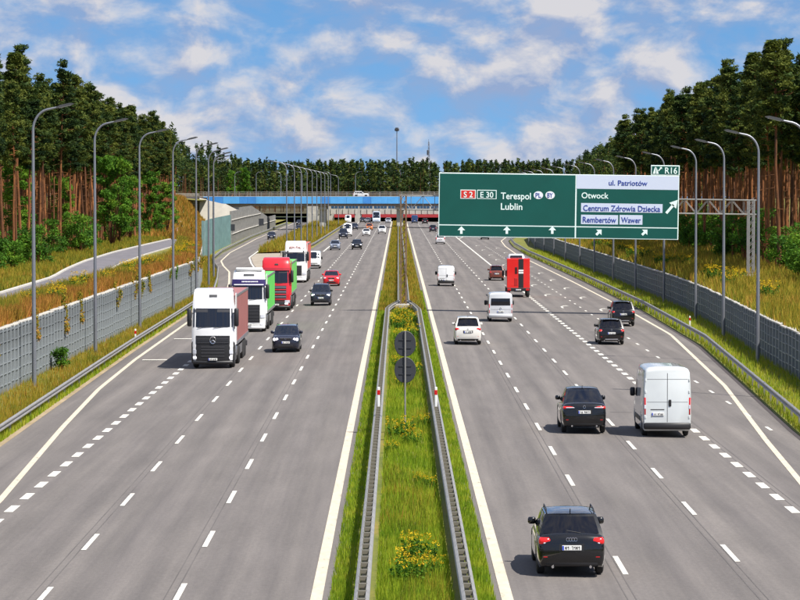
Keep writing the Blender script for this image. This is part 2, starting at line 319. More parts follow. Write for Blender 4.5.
def np_mesh(name, V, nper, m, rnd=None):
    """fast mesh of loose polygons with nper corners each; V is (n*nper, 3)"""
    V = np.asarray(V, dtype=np.float32); nv = len(V); nf = nv // nper
    me = bpy.data.meshes.new(name); me.vertices.add(nv); me.vertices.foreach_set('co', V.ravel())
    me.loops.add(nv); me.loops.foreach_set('vertex_index', np.arange(nv, dtype=np.int32))
    me.polygons.add(nf); me.polygons.foreach_set('loop_start', np.arange(0, nv, nper, dtype=np.int32))
    me.update(calc_edges=True)
    a = me.attributes.new('rnd', 'FLOAT', 'FACE'); a.data.foreach_set('value', (rng.random(nf) if rnd is None else rnd).astype(np.float32))
    me.materials.append(m); me.validate(); return me

def interp(tab):
    xs = [a for a, b in tab]; ys = [b for a, b in tab]
    return lambda y: float(np.interp(y, xs, ys))
def zr(x): return -0.02 * max(0.0, abs(x) - 2.4)
def ground(px, py):
    """photo pixel -> point on the road surface (flat along y, falling 2 % outwards)"""
    m = (px - VX) / (py - VY); x = m * CAM_H
    for _ in range(8): x = m * (CAM_H - zr(x))
    return x, FPX * (CAM_H - zr(x)) / (py - VY)

def text_mesh(s, size, m, name='lettering', width=None, bold=0.0, align='LEFT'):
    cu = bpy.data.curves.new('t', 'FONT'); cu.body = s; cu.size = 1; cu.align_x = align; cu.extrude = 0.012 / size; cu.offset = bold; cu.resolution_u = 3
    o = bpy.data.objects.new('t', cu); col.objects.link(o)
    me = bpy.data.meshes.new_from_object(o.evaluated_get(bpy.context.evaluated_depsgraph_get()))
    bpy.data.objects.remove(o); bpy.data.curves.remove(cu)
    n = len(me.vertices); c = np.empty(n * 3, np.float32); me.vertices.foreach_get('co', c); c = c.reshape(-1, 3)
    x0, x1 = c[:, 0].min(), c[:, 0].max(); kx = size if width is None else width / (x1 - x0)
    v = np.empty_like(c); v[:, 0] = (c[:, 0] - (x0 if align == 'LEFT' else (x0 + x1) / 2)) * kx; v[:, 2] = c[:, 1] * size; v[:, 1] = -c[:, 2] * size
    me.vertices.foreach_set('co', v.ravel()); me.materials.clear(); me.materials.append(m); me.update(); me.name = name
    return me

# ------------------------------------------------------------------ road alignment (metres; y runs away from the camera)
EL = interp([(20, -12.8), (80, -12.9), (100, -13.5), (132, -14.95), (157, -15.9), (184, -16.4), (232, -16.8), (300, -17.4), (340, -19.4), (386, -22.0), (420, -24.8), (450, -26.9), (510, -29.0), (663, -31.6), (897, -33.6), (1100, -35)])
RL = interp([(20, -15.8), (100, -16.5), (125, -16.8), (170, -17.4), (195, -17.7), (245, -18.1), (300, -18.7), (340, -20.8), (386, -23.5), (420, -26.2), (450, -28.2), (510, -30.3), (663, -33.0), (897, -35.0), (1100, -36.4)])
WL = interp([(60, -20.3), (300, -20.3), (340, -22.6), (386, -25.6), (420, -28.4), (450, -30.4), (510, -32.3), (663, -34.8), (897, -36.8), (1100, -38)])
ER = interp([(20, 12.97), (80, 13.2), (104, 14.4), (124, 15.5), (160, 17.7), (218, 20.1), (264, 20.4), (345, 20.3), (490, 19.6), (560, 20.3), (620, 21.6), (680, 25.0), (760, 33), (860, 48)])
RR = interp([(20, 15.2), (60, 15.6), (130, 17.9), (203, 21.2), (264, 22.1), (345, 22.2), (490, 21.6), (560, 22.2), (620, 23.6), (680, 27.2), (760, 35.4), (860, 50.5)])
WR = interp([(60, 19.2), (100, 20.2), (160, 22.3), (182, 23.0), (214, 24.3), (247, 25.5), (281, 26.0), (450, 26.0), (560, 26.0), (640, 28.6), (700, 33.5), (780, 43)])
GL = interp([(380, -17.9), (430, -21.2), (470, -23.5), (560, -25.2), (900, -27.5), (1100, -29)])     # ramp side of the grass island
def sm(a, b, t):
    t = min(1, max(0, (t - a) / (b - a))); return t * t * (3 - 2 * t)
def zbl(x, y):       # left bank behind the gabion wall
    q = max(0.0, WL(y) - x)
    near = 3.3 + min(1.6, .07 * q)
    if y < 430: return near
    q2 = (-186.0 * y / FPX + .5) - x; far = .3 + (4.6 + 3.4 * sm(430, 740, y)) * sm(0, 9, q2)
    k = sm(430, 480, y); return near * (1 - k) + far * k
def zbr(x, y):
    q = max(0.0, x - WR(y)); return 2.25 + min(1.9, .13 * q) + sm(620, 760, y) * 4 * sm(0, 20, q)

ys_all = list(range(20, 200, 5)) + list(range(200, 600, 10)) + list(range(600, 1001, 25))
def strip(name, ys, cols, m, parent=None, kind='structure', smooth=60):
    """sheet between columns of (x(y), z(x, y)) functions"""
    V = []; F = []; n = len(cols)
    for y in ys:
        for fx, fz in cols:
            x = fx(y) if callable(fx) else fx
            V.append((x, y, fz(x, y) if callable(fz) else fz))
    for i in range(len(ys) - 1):
        for j in range(n - 1): F.append((i * n + j, i * n + j + 1, (i + 1) * n + j + 1, (i + 1) * n + j))
    b = MB(); b.v = V; b.f = F
    o = b.build(name, m, parent, smooth=smooth)
    if kind and parent is None: tag(o, kind=kind)
    return o
zroad = lambda x, y: zr(x)
def zoff(d): return lambda x, y: zr(x) + d
road_l = strip('motorway_oncoming', ys_all, [(lambda y: RL(y) + .1, zroad), (-9, zroad), (-2.4, zroad), (-1.62, zroad)], M['asphalt'])
road_r = strip('motorway_outbound', ys_all, [(2.32, zroad), (2.4, zroad), (9, zroad), (lambda y: RR(y) - .55, zroad)], M['asphalt'])
tag(road_l, 'grey asphalt carriageway with oncoming trucks and cars', None); tag(road_r, 'grey asphalt carriageway with traffic driving away', None)
gnd = MB(); gnd.add([(-6000, -200, -1.6), (6000, -200, -1.6), (6000, 14000, -1.6), (-6000, 14000, -1.6)], [(0, 1, 2, 3)])
tag(gnd.build('ground', M['ground']), kind='structure')
strip('median_strip', ys_all, [(-1.66, -.02), (-1.2, .03), (.4, .10), (1.9, .03), (2.36, -.02)], M['grass_soil'])
strip('verge_beside_service_road', ys_all, [(lambda y: WL(y) - .4, lambda x, y: zr(x) + .25), (lambda y: (WL(y) + RL(y)) / 2, lambda x, y: zr(x) + .08), (lambda y: RL(y) + .16, zoff(-.03))], M['grass_soil'])
strip('verge_beside_shaded_wall', [y for y in ys_all if y < 800], [(lambda y: RR(y) - .62, zoff(-.03)), (lambda y: RR(y) + .4, zoff(.03)), (lambda y: WR(y) + .4, zoff(.1))], M['grass_soil'])
strip('sandy_shoulder', [y for y in ys_all if y < 330], [(lambda y: RL(y) - .25, zoff(.015)), (lambda y: RL(y) + .38, zoff(.008))], M['sand'])
bank_ys = list(range(60, 620, 10)) + list(range(620, 1001, 20))
strip('bank_beside_service_road', bank_ys, [((lambda k: (lambda y: WL(y) - k))(k), zbl) for k in (130, 80, 50, 36, 28, 22, 18, 15, 12, 9, 6.5, 4, 2, .25)], M['bank_soil'])
strip('bank_above_shaded_wall', [y for y in bank_ys if y < 800], [((lambda k: (lambda y: WR(y) + k))(k), zbr) for k in (.25, 2, 4, 6, 8, 11, 15, 20, 30, 50, 90, 140)], M['bank_soil'])
ISL = [(lambda y: GL(y), zoff(.0)), (lambda y: GL(y) + .2, zoff(.12)), (lambda y: (GL(y) - 15.6) / 2, zoff(.35)), (-15.75, zoff(.12)), (-15.6, zoff(0))]
strip('grass_island', list(range(500, 1001, 20)), ISL, M['bank_soil'])
strip('gore_paving', list(range(386, 505, 6)), [(lambda y: min(-16.8, GL(y) + .15), zoff(.006)), (lambda y: -16.2 + min(0, .004 * (y - 386)), zoff(.006))], M['gore'])
PC = interp([(60, -22.6), (178, -23.6), (222, -24.3), (240, -25.4), (265, -26.5), (309, -27.5), (404, -29.3), (470, -33.5), (600, -48), (640, -53)])
path = strip('service_road', list(range(60, 640, 8)), [(lambda y: PC(y) - 1.55, lambda x, y: zbl(x, y) + .05), (PC, lambda x, y: zbl(x, y) + .07), (lambda y: PC(y) + 1.55, lambda x, y: zbl(x, y) + .05)], M['asphalt_path'])
strip('kerb', list(range(60, 640, 8)), [(lambda y: PC(y) - 1.72, lambda x, y: zbl(x, y) - .1), (lambda y: PC(y) - 1.71, lambda x, y: zbl(x, y) + .15), (lambda y: PC(y) - 1.5, lambda x, y: zbl(x, y) + .15), (lambda y: PC(y) - 1.48, lambda x, y: zbl(x, y) + .02)], M['kerb'], path)
strip('kerb', list(range(60, 640, 8)), [(lambda y: PC(y) + 1.48, lambda x, y: zbl(x, y) + .02), (lambda y: PC(y) + 1.5, lambda x, y: zbl(x, y) + .11), (lambda y: PC(y) + 1.64, lambda x, y: zbl(x, y) + .11), (lambda y: PC(y) + 1.65, lambda x, y: zbl(x, y) - .1)], M['kerb'], path)
strip('drain_channel', [y for y in ys_all if y < 620], [(lambda y: RR(y) - .72, zoff(.006)), (lambda y: RR(y) - .48, zoff(.006))], M['drain'], road_r)

# ---- painted markings: each dash a piece of its own near by, the far ones joined
def edge_line(road, fx, y0, y1, w, m=None, step=8):
    ys = list(np.linspace(y0, y1, max(2, int((y1 - y0) / step) + 1)))
    strip('edge_line', ys, [(lambda y: fx(y) - w / 2, zoff(.010)), (lambda y: fx(y) + w / 2, zoff(.010))], m or M['white_line'], road, smooth=None)
c_ = lambda v: (lambda y: v)
edge_line(road_l, c_(-2.06), 40, 990, .30, M['cream_line'], 60); edge_line(road_r, c_(2.76), 40, 990, .30, M['cream_line'], 60)
edge_line(road_l, EL, 60, 990, .24, M['cream_line'], 4); edge_line(road_r, ER, 60, 850, .24, M['cream_line'], 4)
edge_line(road_l, c_(-12.75), 505, 990, .24, None, 60); edge_line(road_r, c_(13.0), 300, 990, .24, None, 60)
edge_line(road_l, lambda y: GL(y) - .12, 384, 990, .24, None, 6)
edge_line(road_r, interp([(640, 13.2), (700, 16.5), (760, 23), (850, 37)]), 640, 850, .24, None, 6)
_dm = {}
def dashes(road, x, y0, y1, L, period, w, near):
    key = (L, w)
    if key not in _dm:
        b = MB(); b.add([(-w / 2, 0, 0), (w / 2, 0, 0), (w / 2, L, 0), (-w / 2, L, 0)], [(0, 1, 2, 3)]); _dm[key] = b.mesh('lane_dash', M['white_line'])
    far = MB(); y = y0
    while y < y1:
        if y < near: link('lane_dash', _dm[key], road, (x, y, zr(x) + .010))
        else: far.add([(x - w / 2, y, zr(x) + .010), (x + w / 2, y, zr(x) + .010), (x + w / 2, y + L, zr(x) + .010), (x - w / 2, y + L, zr(x) + .010)], [(0, 1, 2, 3)])
        y += period
    if far.v: tag(far.build('distant_lane_dashes', M['white_line'], road), kind='stuff')
def dash_phase(px, py, period): return ground(px, py)[1] % period
pl = dash_phase(159, 467, 12)
dashes(road_l, -9.12, 36 + pl - 2, 990, 4, 12, .15, 420); dashes(road_l, -5.62, 36 + dash_phase(209, 540, 12) - 2, 990, 4, 12, .15, 420)
dashes(road_l, -12.72, 56 + dash_phase(66, 467, 4), 380, 2, 4, .30, 260)
dashes(road_r, 6.15, 36 + dash_phase(571.5, 481, 12) - 2, 990, 4, 12, .15, 420); dashes(road_r, 9.55, 36 + dash_phase(658, 474, 12) - 2, 990, 4, 12, .15, 420)
dashes(road_r, 12.97, 56, 300, 2, 4, .30, 260); dashes(road_r, 16.45, 130, 560, 2, 8, .15, 380)
for x in (-9.32, -5.82, -9.36 + 13.0 + 2.3, 9.35, 13.25):            # sealed paving joints beside the lane lines
    rd = road_l if x < 0 else road_r
    for q in (-.12, .10):
        strip('paving_joint', [40, 990], [(x + q - .016, zoff(.005)), (x + q + .016, zoff(.005))], M['seam'], rd, smooth=None)
for rd, y, x0, x1 in ((road_r, 131, 6.9, 8.3), (road_r, 139, 10, 11.0)):
    strip('transverse_joint', [y, y + .22], [(x0, zoff(.007)), (x1 if x0 > 0 else -2.4, zoff(.007))], M['seam'], rd, smooth=None)
def arrow_mesh(turn):
    b = MB(); t = turn
    b.add([(-.08, 0, 0), (.08, 0, 0), (.08, 3.2, 0), (-.08, 3.2, 0)], [(0, 1, 2, 3)])
    b.add([(-.1, 3.2, 0), (.1, 3.2, 0), (.08 + t * .35, 5.0, 0), (-.08 + t * .35, 5.0, 0)], [(0, 1, 2, 3)])
    b.add([(t * .35 - .30, 4.9, 0), (t * .35 + .45, 4.7, 0), (t * .35 + t * .25, 6.0, 0)], [(0, 1, 2)])
    return b.mesh('lane_arrow', M['white_line'])
ar = arrow_mesh(1)
for x, yy in ((17.9, (262, 291, 319, 348, 377, 406, 436, 466, 500, 540)), (14.75, (267, 297, 327, 357, 387, 417, 447, 480, 520, 560))):
    for y in yy: link('lane_arrow', ar, road_r, (x, y - 3, zr(x) + .010))
al = MB().add([(-.75, 0, 0), (.75, .3, 0), (.75, 1.1, 0), (-.75, .8, 0)], [(0, 1, 2, 3)]).mesh('lane_stroke', M['white_line'])
for y in (181, 207, 236): link('lane_stroke', al, road_l, (-15.1, y + 3, zr(-14.4) + .010), (0, 0, math.pi))

# ---- gabion walls: baskets of stone behind welded wire
def gabion_kit(h, L):
    rnd = random.Random(3); kits = []
    for k in range(4):
        b = MB(); b.cbox(-.45, 0, .02, L - .02, 0, h, .03)
        w = MB(); w.cbox(-.1, .10, -.12, .12 + rnd.uniform(-.02, .03), 0, h + .02, .02)
        nv = int(L / .3)
        for i in range(nv): w.box(.0, .05, i * L / nv + .15 - .02, i * L / nv + .15 + .02 + rnd.uniform(-.008, .008), 0, h + .02)
        for j in range(int(h / .55) + 1): w.box(.022, .07, 0, L, j * .55 + rnd.uniform(-.02, .02), j * .55 + .05)
        kits.append((b.mesh('gabion_basket', M['gabion']), w.mesh('wire_mesh', M['wire'])))
    cap = MB(); cap.cbox(-.5, .05, 0, L, h, h + .09, .02)
    return kits, cap.mesh('coping', M['kerb'])
def gabion_wall(label, fx, y0, y1, h, side, L):
    kits, cap = gabion_kit(h, L); t = thing('gabion_wall', label, 'wall', (fx(y0), y0, 0)); y = y0; i = 0
    while y < y1:
        xa, xb = fx(y), fx(y + L); ang = math.atan2(xb - xa, L)
        k = kits[random.randrange(4)]
        z = zr(xa) + .05 + random.uniform(-.03, .03)
        # local +X of the basket faces the road
        if side < 0: loc, rz = (xa - t.location.x, y - y0, z), -ang
        else: loc, rz = (xb - t.location.x, y + L - y0, z), math.pi - ang
        p = link('gabion_basket', k[0], t, loc, (0, 0, rz)); link('wire_mesh', k[1], p); link('coping', cap, p)
        y += L * math.cos(ang); i += 1
    return t
wall_l = gabion_wall('sunlit grey gabion wall below the service road, weeds hanging over its top', WL, 120, 430, 3.45, -1, 1.5)
wall_r = gabion_wall('dark shaded gabion wall below the pine wood beside the exit lanes', WR, 120, 690, 2.55, 1, 1.95)

# ---- guard rails
def wbeam_ring(h=.31, d=.08):
    return [(0, -h / 2), (d * .2, -h / 2), (d, -h * .36), (d, -h * .2), (d * .1, -h * .07), (d * .1, h * .07), (d, h * .2), (d, h * .36), (d * .2, h / 2), (0, h / 2), (-.004, h / 2), (-.004, h * .07), (-.004, -h * .07), (-.004, -h / 2)]
def guardrail(label, pts, zc, post, facing=1, double=False, gap=.20, beam_mat=None, group=None):
    """pts: (x, y) polyline; facing: side (+1/-1 in x) the beam faces"""
    px = interp([(q[1], q[0]) for q in pts]); y0, y1 = pts[0][1], pts[-1][1]
    t = thing('guardrail', label, 'guardrail', (px(y0), y0, zr(px(y0))), 0, group)
    ys = sorted(set([q[1] for q in pts] + list(np.arange(y0, y1, 8.0)) + [y1]))
    def beam(dx, f):
        rings = [[(px(y) - t.location.x + dx + f * a, y - y0, zr(px(y)) - t.location.z + zc + b) for a, b in wbeam_ring()] for y in ys]
        b = MB(); b.loft(rings); return b.build('beam', beam_mat or M['steel'], t, smooth=35)
    if double: beam(gap / 2, 1); beam(-gap / 2, -1)
    else: beam(0.06 * facing, facing)
    pm = MB(); pm.box(-.05, .05, -.03, .03, -.35, zc + .12)
    sp = MB(); sp.box(-gap / 2 - .01, gap / 2 + .01, -.06, .06, zc + .05, zc + .155)
    pmm, spm = pm.mesh('post', M['steel_dark']), sp.mesh('spacer', M['spacer'])
    y = y0 + .5; n = 0
    while y < y1 and n < 300:
        o = link('post', pmm, t, (px(y) - t.location.x, y - y0, zr(px(y)) - t.location.z))
        if double: link('spacer', spm, o)
        y += post; n += 1
    return t
guardrail('double-sided guardrail in the grass median next to the oncoming lanes', [(-.86, 55), (-.86, 240), (-.6, 246), (.06, 256)], .62, 1.33, double=True)
guardrail('double-sided guardrail in the grass median next to the outbound lanes', [(1.68, 55), (1.68, 238), (1.4, 246), (.92, 256)], .62, 1.33, double=True)
guardrail('straight guardrail down the far median beyond the sign gantry leg', [(.10, 256.5), (.10, 955)], .62, 4, facing=-1)
guardrail('parallel guardrail down the far median on the outbound side of the gantry leg', [(.86, 256.5), (.86, 955)], .62, 4, facing=1)
ysr = [60, 100, 125, 170, 195, 245, 300, 320, 340, 363, 386, 420, 450, 480, 510, 663, 897, 950]
guardrail('long steel guardrail in front of the sunlit gabion wall and along the ramp', [(RL(y) - .05, y) for y in ysr], .56, 4, facing=1)
ysr = [60, 130, 165, 203, 235, 264, 345, 420, 490, 560, 620, 650, 680, 720, 760, 850]
guardrail('long steel guardrail in front of the shaded wall along the exit lanes', [(RR(y), y) for y in ysr], .62, 4, facing=-1)
guardrail('short guardrail edging the grass island between ramp and motorway', [(-19.0, 478), (-17.6, 490), (-16.3, 515), (-15.8, 560), (-15.75, 950)], .6, 4, facing=1)

# ---- street lamps
def lamp_kit(h, reach, rise=1.0):
    pts = [(0, 0, 0), (0, 0, h * .5), (0, 0, h - 1.6)] ; rad = [.125, .095, .07]
    for k in range(1, 8):
        a = k / 7 * math.pi * .43
        pts.append((-.95 * (1 - math.cos(a)), 0, h - 1.6 + 1.15 * math.sin(a))); rad.append(.065)
    x0, z0 = pts[-1][0], pts[-1][2]
    pole = MB().tube(pts[:3], rad[:3], 10).mesh('pole', M['pole'], 60)
    arm = MB().tube(pts[2:] + [(-reach + .55, 0, z0 + (reach + x0 - .55) * .22)], rad[2:] + [.05], 8).mesh('arm', M['pole'], 60)
    e = (-reach + .6, z0 + (reach + x0 - .6) * .22)
    hd = MB(); P = [(0, .03), (-.2, .09), (-.75, .10), (-.95, .03), (-.9, -.02), (0, -.05)]
    cs, sn = math.cos(.2), math.sin(.2)
    hd.prism([(e[0] + x * cs, e[1] - x * sn + z) for x, z in P], -.16, .16)
    gl = MB(); gl.prism([(e[0] + x * cs, e[1] - x * sn + z) for x, z in [(-.15, -.035), (-.8, -.015), (-.8, -.045), (-.15, -.065)]], -.12, .12)
    base = MB().cbox(-.28, .28, -.28, .28, -.3, .06, .02)
    return [('pole', pole), ('arm', arm), ('lamp_head', hd.mesh('lamp_head', M['lamp_head'])), ('base', base.mesh('base', M['concrete']))], gl.mesh('lens', M['lamp_glass'])
def lamp(kit, x, y, z, rz, label, group):
    t = thing('street_lamp', label, 'street lamp', (x, y, z), rz, group)
    for n, me in kit[0]:
        o = link(n, me, t)
        if n == 'lamp_head': link('lens', kit[1], o)
    return t
LK = lamp_kit(14.55, 1.8); LKL = lamp_kit(15.4, 1.85)
for y, x in ((150, 20.7), (182, 22.15), (214, 23.55), (244.5, 24.6), (281, 25.25), (314, 25.2), (347, 25.25), (380, 25.2), (413, 25.35), (446, 25.2), (479, 25.2), (512, 25.2), (545, 25.2), (578, 25.5)):
    lamp(LK, x, y, zr(x), 0, 'tall curved-arm street lamp standing in front of the shaded gabion wall', 'street lamps along the exit lanes')
for y, x in ((125, -19.5), (158, -19.45), (191, -19.55), (224, -19.55), (258, -19.6), (289, -19.7), (322, -20.6), (355, -22.1), (388, -24.2)):
    lamp(LKL, x, y, zr(x), math.pi, 'tall curved-arm street lamp standing in front of the sunlit gabion wall', 'street lamps along the sunlit wall')
LK2 = lamp_kit(15.0, 2.6)
for y in (455, 489, 523, 557, 590, 624, 658, 692, 726, 850):
    lamp(LK2, -17.1, y, zr(17.1) + .2, 0, 'street lamp standing in the grass island between ramp and motorway', 'street lamps in the grass island')
LK3 = lamp_kit(7.5, 1.6)
for x in (-46, -40, -33, -27, -19, -12): lamp(LK3, x, 835, 8.3, 0 if int(x) % 2 else math.pi, 'short street lamp standing behind the railing of the blue bridge', 'street lamps behind the bridge')
for x, y, h in ((-6, 1003, 11.5), (-44, 1001, 18)): pass

# ---- two road signs seen from behind in the median, marker posts
sy = 124.0
t = thing('road_sign', 'pair of round signs seen from behind on a post in the grass median', 'road sign', (.3, sy, .05))
MB().tube([(0, 0, -.2), (0, 0, 4.35)], .035, 8).build('post', M['steel'], t, smooth=60)
for z in (3.8, 2.7):
    d = MB(); d.loft([[(r * math.cos(a), yy, z + r * 1.2 * math.sin(a)) for a in [2 * math.pi * k / 28 for k in range(28)]] for r, yy in ((.44, .05), (.455, .06), (.455, .075), (.43, .08))])
    o = d.build('sign_disc', M['sign_back'], t)
    c = MB()
    for dz in (-.17, .17): c.box(-.26, .26, .025, .05, z + dz - .02, z + dz + .02)
    c.build('bracket', M['sign_back'], o)
def marker(x, y, z, label):
    t = thing('marker_post', label, 'marker post', (x, y, z))
    MB().cbox(-.06, .06, -.03, .03, -.1, .95, .02).build('post', M['white'], t)
    MB().cbox(-.065, .065, -.035, .035, .6, .82, .01).build('reflector', M['red_lens'], t)
marker(-.86, 131, .62, 'red and white marker post on the median rail by the oncoming lanes')
marker(1.68, 131, .62, 'red and white marker post on the median rail by the outbound lanes')
marker(22.6, 229, zr(22.6), 'red and white marker post behind the rail along the shaded wall')
marker(-18.3, 206, zr(18.3), 'red and white marker post behind the rail along the sunlit wall')

# ---- sign gantry
GY = 250.0; K = GY / FPX; TILT = .0140
def sx(px): return (px - VX) * K
def sz(px, py): return CAM_H - (py - VY) * K
gan = thing('sign_gantry', 'steel lattice gantry spanning from the median to the bank, carrying the green sign', 'gantry', (.46, GY, .05))
def gl(x, z): return (x - .46, z - .05)
def truss(x0, x1, ztop, h, y0, y1, n, name):
    b = MB(); zt = lambda x: ztop - (x - x0) * TILT
    for yy in (y0, y1):
        for dz in (0, -h): b.tube([(x0 - .46, yy, zt(x0) + dz - .05), (x1 - .46, yy, zt(x1) + dz - .05)], .06, 6)
    b.build('chords', M['steel'], gan)
    b = MB()
    for i in range(n):
        xa, xb = x0 + (x1 - x0) * i / n, x0 + (x1 - x0) * (i + 1) / n
        for yy in (y0, y1):
            s = i % 2
            b.bar((xa - .46, yy, zt(xa) - (h if s else 0) - .05), (xb - .46, yy, zt(xb) - (0 if s else h) - .05), .032)
            b.bar((xa - .46, yy, zt(xa) - .05), (xa - .46, yy, zt(xa) - h - .05), .028)
        b.bar((xa - .46, y0, zt(xa) - .05), (xa - .46, y1, zt(xa) - .05), .04)
    b.build('lattice', M['steel_dark'], gan)
truss(.1, 30.3, 9.85, 1.2, .35, 1.35, 30, 'beam')
def leg(x, z0, z1, m):
    b = MB()
    for dx in (-.22, .22):
        for yy in (.35, 1.35): b.box(x - .46 + dx - .07, x - .46 + dx + .07, yy - .07, yy + .07, z0 - .05, z1)
    z = z0 + .4
    while z < z1 - .4:
        for yy in (.35, 1.35): b.bar((x - .46 - .22, yy, z), (x - .46 + .22, yy, z + .6), .04)
        z += .6
    b.build('leg', m, gan)
leg(.46, 0, 9.8, M['rust']); leg(29.9, 2.6, 9.4, M['steel_dark'])
MB().cbox(-.75, .75, .1, 1.6, -.1, .6, .05).build('footing', M['concrete'], gan)
MB().cbox(28.6, 30.2, .1, 1.6, 2.4, 3.1, .05).build('footing', M['concrete'], gan)

sg = thing('motorway_sign', 'huge green overhead direction sign for Terespol, Lublin and Otwock hung on the gantry', 'road sign', (sx(439), GY, sz(439, 172.5)))
sg.rotation_euler = (0, TILT, 0)
def L_(px, py):      # photo pixel -> sign-local x, z (tilt removed)
    dx, dz = sx(px) - sg.location.x, sz(px, py) - sg.location.z
    return dx * math.cos(TILT) - dz * math.sin(TILT), dx * math.sin(TILT) + dz * math.cos(TILT)
def panel(name, x0, y0, x1, y1, m, off, th, parent, b=.03):
    a, c = L_(x0, y0), L_(x1, y1)
    return MB().cbox(a[0], c[0], -off - th, -off, c[1], a[1], b).build(name, m, parent)
def rect_px(x0, z0, x1, z1, m, off, th, name, parent): return MB().cbox(x0, x1, -off - th, -off, z0, z1, .02).build(name, m, parent)
WS = sx(679) - sx(439); HS = 64.0 * K; XD = L_(575.8, 200)[0]
def bordered(name, x0, z0, x1, z1, m, off=0.0, bw=.09, th=.10, parent=sg):
    o = rect_px(x0, z0, x1, z1, M['sign_text'], off, th, name + '_border', parent)
    return rect_px(x0 + bw, z0 + bw, x1 - bw, z1 - bw, m, off + th, .012, name, o)
rect_px(0, -HS, WS, 0, M['sign_text'], 0, .10, 'backing', sg)
zl = -52.0 * K
for x0, z0, x1, z1, m, nm in ((.08, zl + .04, XD - .06, -.08, 'sign_green', 'panel'), (.08, -HS + .08, XD - .06, zl - .06, 'sign_green', 'lane_panel'),
                           (XD + .06, zl + .04, WS - .08, -14.3 * K, 'sign_green', 'panel'), (XD + .06, -HS + .08, WS - .08, zl - .06, 'sign_green', 'lane_panel'), (XD + .02, -14.2 * K, WS - .04, -.03, 'sign_pale', 'street_panel')):
    rect_px(x0, z0, x1, z1, M[m], .10, .014, nm, sg)
tab = rect_px(L_(650.6, 170)[0], .02, L_(679.3, 170)[0], 10.3 * K, M['sign_text'], 0, .10, 'exit_tab', sg)
rect_px(L_(650.6, 170)[0] + .08, .10, L_(679.3, 170)[0] - .08, 10.3 * K - .08, M['sign_green'], .10, .014, 'exit_tab_face', tab)
def lett(s, px, py, cap, wpx, m, name='lettering', bold=.012, parent=sg, off=.118):
    x, z = L_(px, py); link(name, text_mesh(s, cap * K / .70, M[m], name, wpx * K, bold), parent, (x, -off, z))
lett('Terespol', 500.7, 199.0, 6.6, 30, 'sign_text'); lett('Lublin', 500.7, 209.6, 6.6, 21.5, 'sign_text')
lett('Otwock', 581.3, 198.2, 5.9, 27, 'sign_text')
def plate(x0, y0, x1, y1, m, border=None, name='text_plate'):
    a, c = L_(x0, y0), L_(x1, y1)
    if border:
        o = rect_px(a[0], c[1], c[0], a[1], M[border], .112, .012, name + '_border', sg)
        return rect_px(a[0] + .06, c[1] + .06, c[0] - .06, a[1] - .06, M[m], .124, .008, name, o)
    return rect_px(a[0], c[1], c[0], a[1], M[m], .112, .014, name, sg)
plate(460.4, 189.6, 475.6, 198.9, 'sign_red', 'sign_text', 'route_shield'); lett('S 2', 463.6, 197.2, 5.6, 9, 'sign_text', off=.138)
plate(477.0, 189.8, 496.4, 199.1, 'sign_green', 'sign_text', 'route_shield'); lett('E 30', 480.2, 197.4, 5.6, 13, 'sign_text', off=.138)
plate(580.9, 203.0, 662.2, 213.0, 'sign_pale'); lett('Centrum Zdrowia Dziecka', 583, 210.6, 5.6, 77, 'sign_blue_ink', off=.134)
plate(580.9, 214.7, 617.8, 224.6, 'sign_pale'); lett('Rembertów', 582.6, 222.2, 5.6, 33.5, 'sign_blue_ink', off=.134)
plate(619.4, 214.9, 642.2, 224.8, 'sign_pale'); lett('Wawer', 621, 222.5, 5.4, 19.6, 'sign_blue_ink', off=.134)
lett('ul. Patriotów', 608.6, 185.2, 5.0, 38.6, 'sign_blue_ink', off=.122)
lett('R16', 664.6, 173.6, 6.2, 12.2, 'sign_text', parent=sg, off=.122)
for px, s in ((538.2, 'PL'), (549.9, 'BY')):
    x, z = L_(px, 195.2); e = MB()
    e.loft([[(x + q * 4.7 * K * math.cos(a), yy, z + q * 3.9 * K * math.sin(a)) for a in [2 * math.pi * k / 24 for k in range(24)]] for q, yy in ((1, -.11), (1, -.124), (.97, -.126))])
    o = e.build('country_oval', M['sign_white'], sg)
    me = text_mesh(s, 4.6 * K / .7, M['sign_blue_ink'], 'lettering', 5.6 * K, .012); link('lettering', me, o, (x - 2.8 * K, -.132, z - 2.3 * K))
def arrow(px, py, size, ang, m='sign_text', stem=1.0):
    x, z = L_(px, py); s = size * K
    P = [(-.16, -.5 * stem), (.16, -.5 * stem), (.16, -.02), (.5, -.02), (0, .5), (-.5, -.02), (-.16, -.02)]
    ca, sa = math.cos(ang), math.sin(ang)
    b = MB(); b.prism([(x + s * (p * ca - q * sa), z + s * (p * sa + q * ca)) for p, q in P], -.128, -.11); b.build('arrow', M[m], sg)
for px in (461.3, 506.8, 552.2): arrow(px, 230.0, 7.6, 0)
for px in (598.8, 644.6): arrow(px, 232.2, 7.6, -math.pi / 4)
a, b2 = L_(666, 213.2), L_(673.2, 204.8)
bm = MB(); v = Vector((b2[0] - a[0], 0, b2[1] - a[1])).normalized(); pn = Vector((-v.z, 0, v.x))
A, B = Vector((a[0], -.12, a[1])), Vector((b2[0], -.12, b2[1]))
def flat(b, P): b.prism([(p.x, p.z) for p in P], -.128, -.11)
flat(bm, [A - pn * .11, B - pn * .11, B + pn * .11, A + pn * .11][::1]); flat(bm, [B - pn * .38 - v * .1, B + v * .55, B + pn * .38 - v * .1]); bm.build('arrow', M['sign_text'], sg)
x, z = L_(655.5, 170.6)         # exit pictogram on the tab
bm = MB(); s = K * 7.2
bm.prism([(x - .42 * s, z - .45 * s), (x - .05 * s, z - .45 * s), (x + .0 * s, z + .5 * s), (x - .12 * s, z + .5 * s)], -.126, -.112)
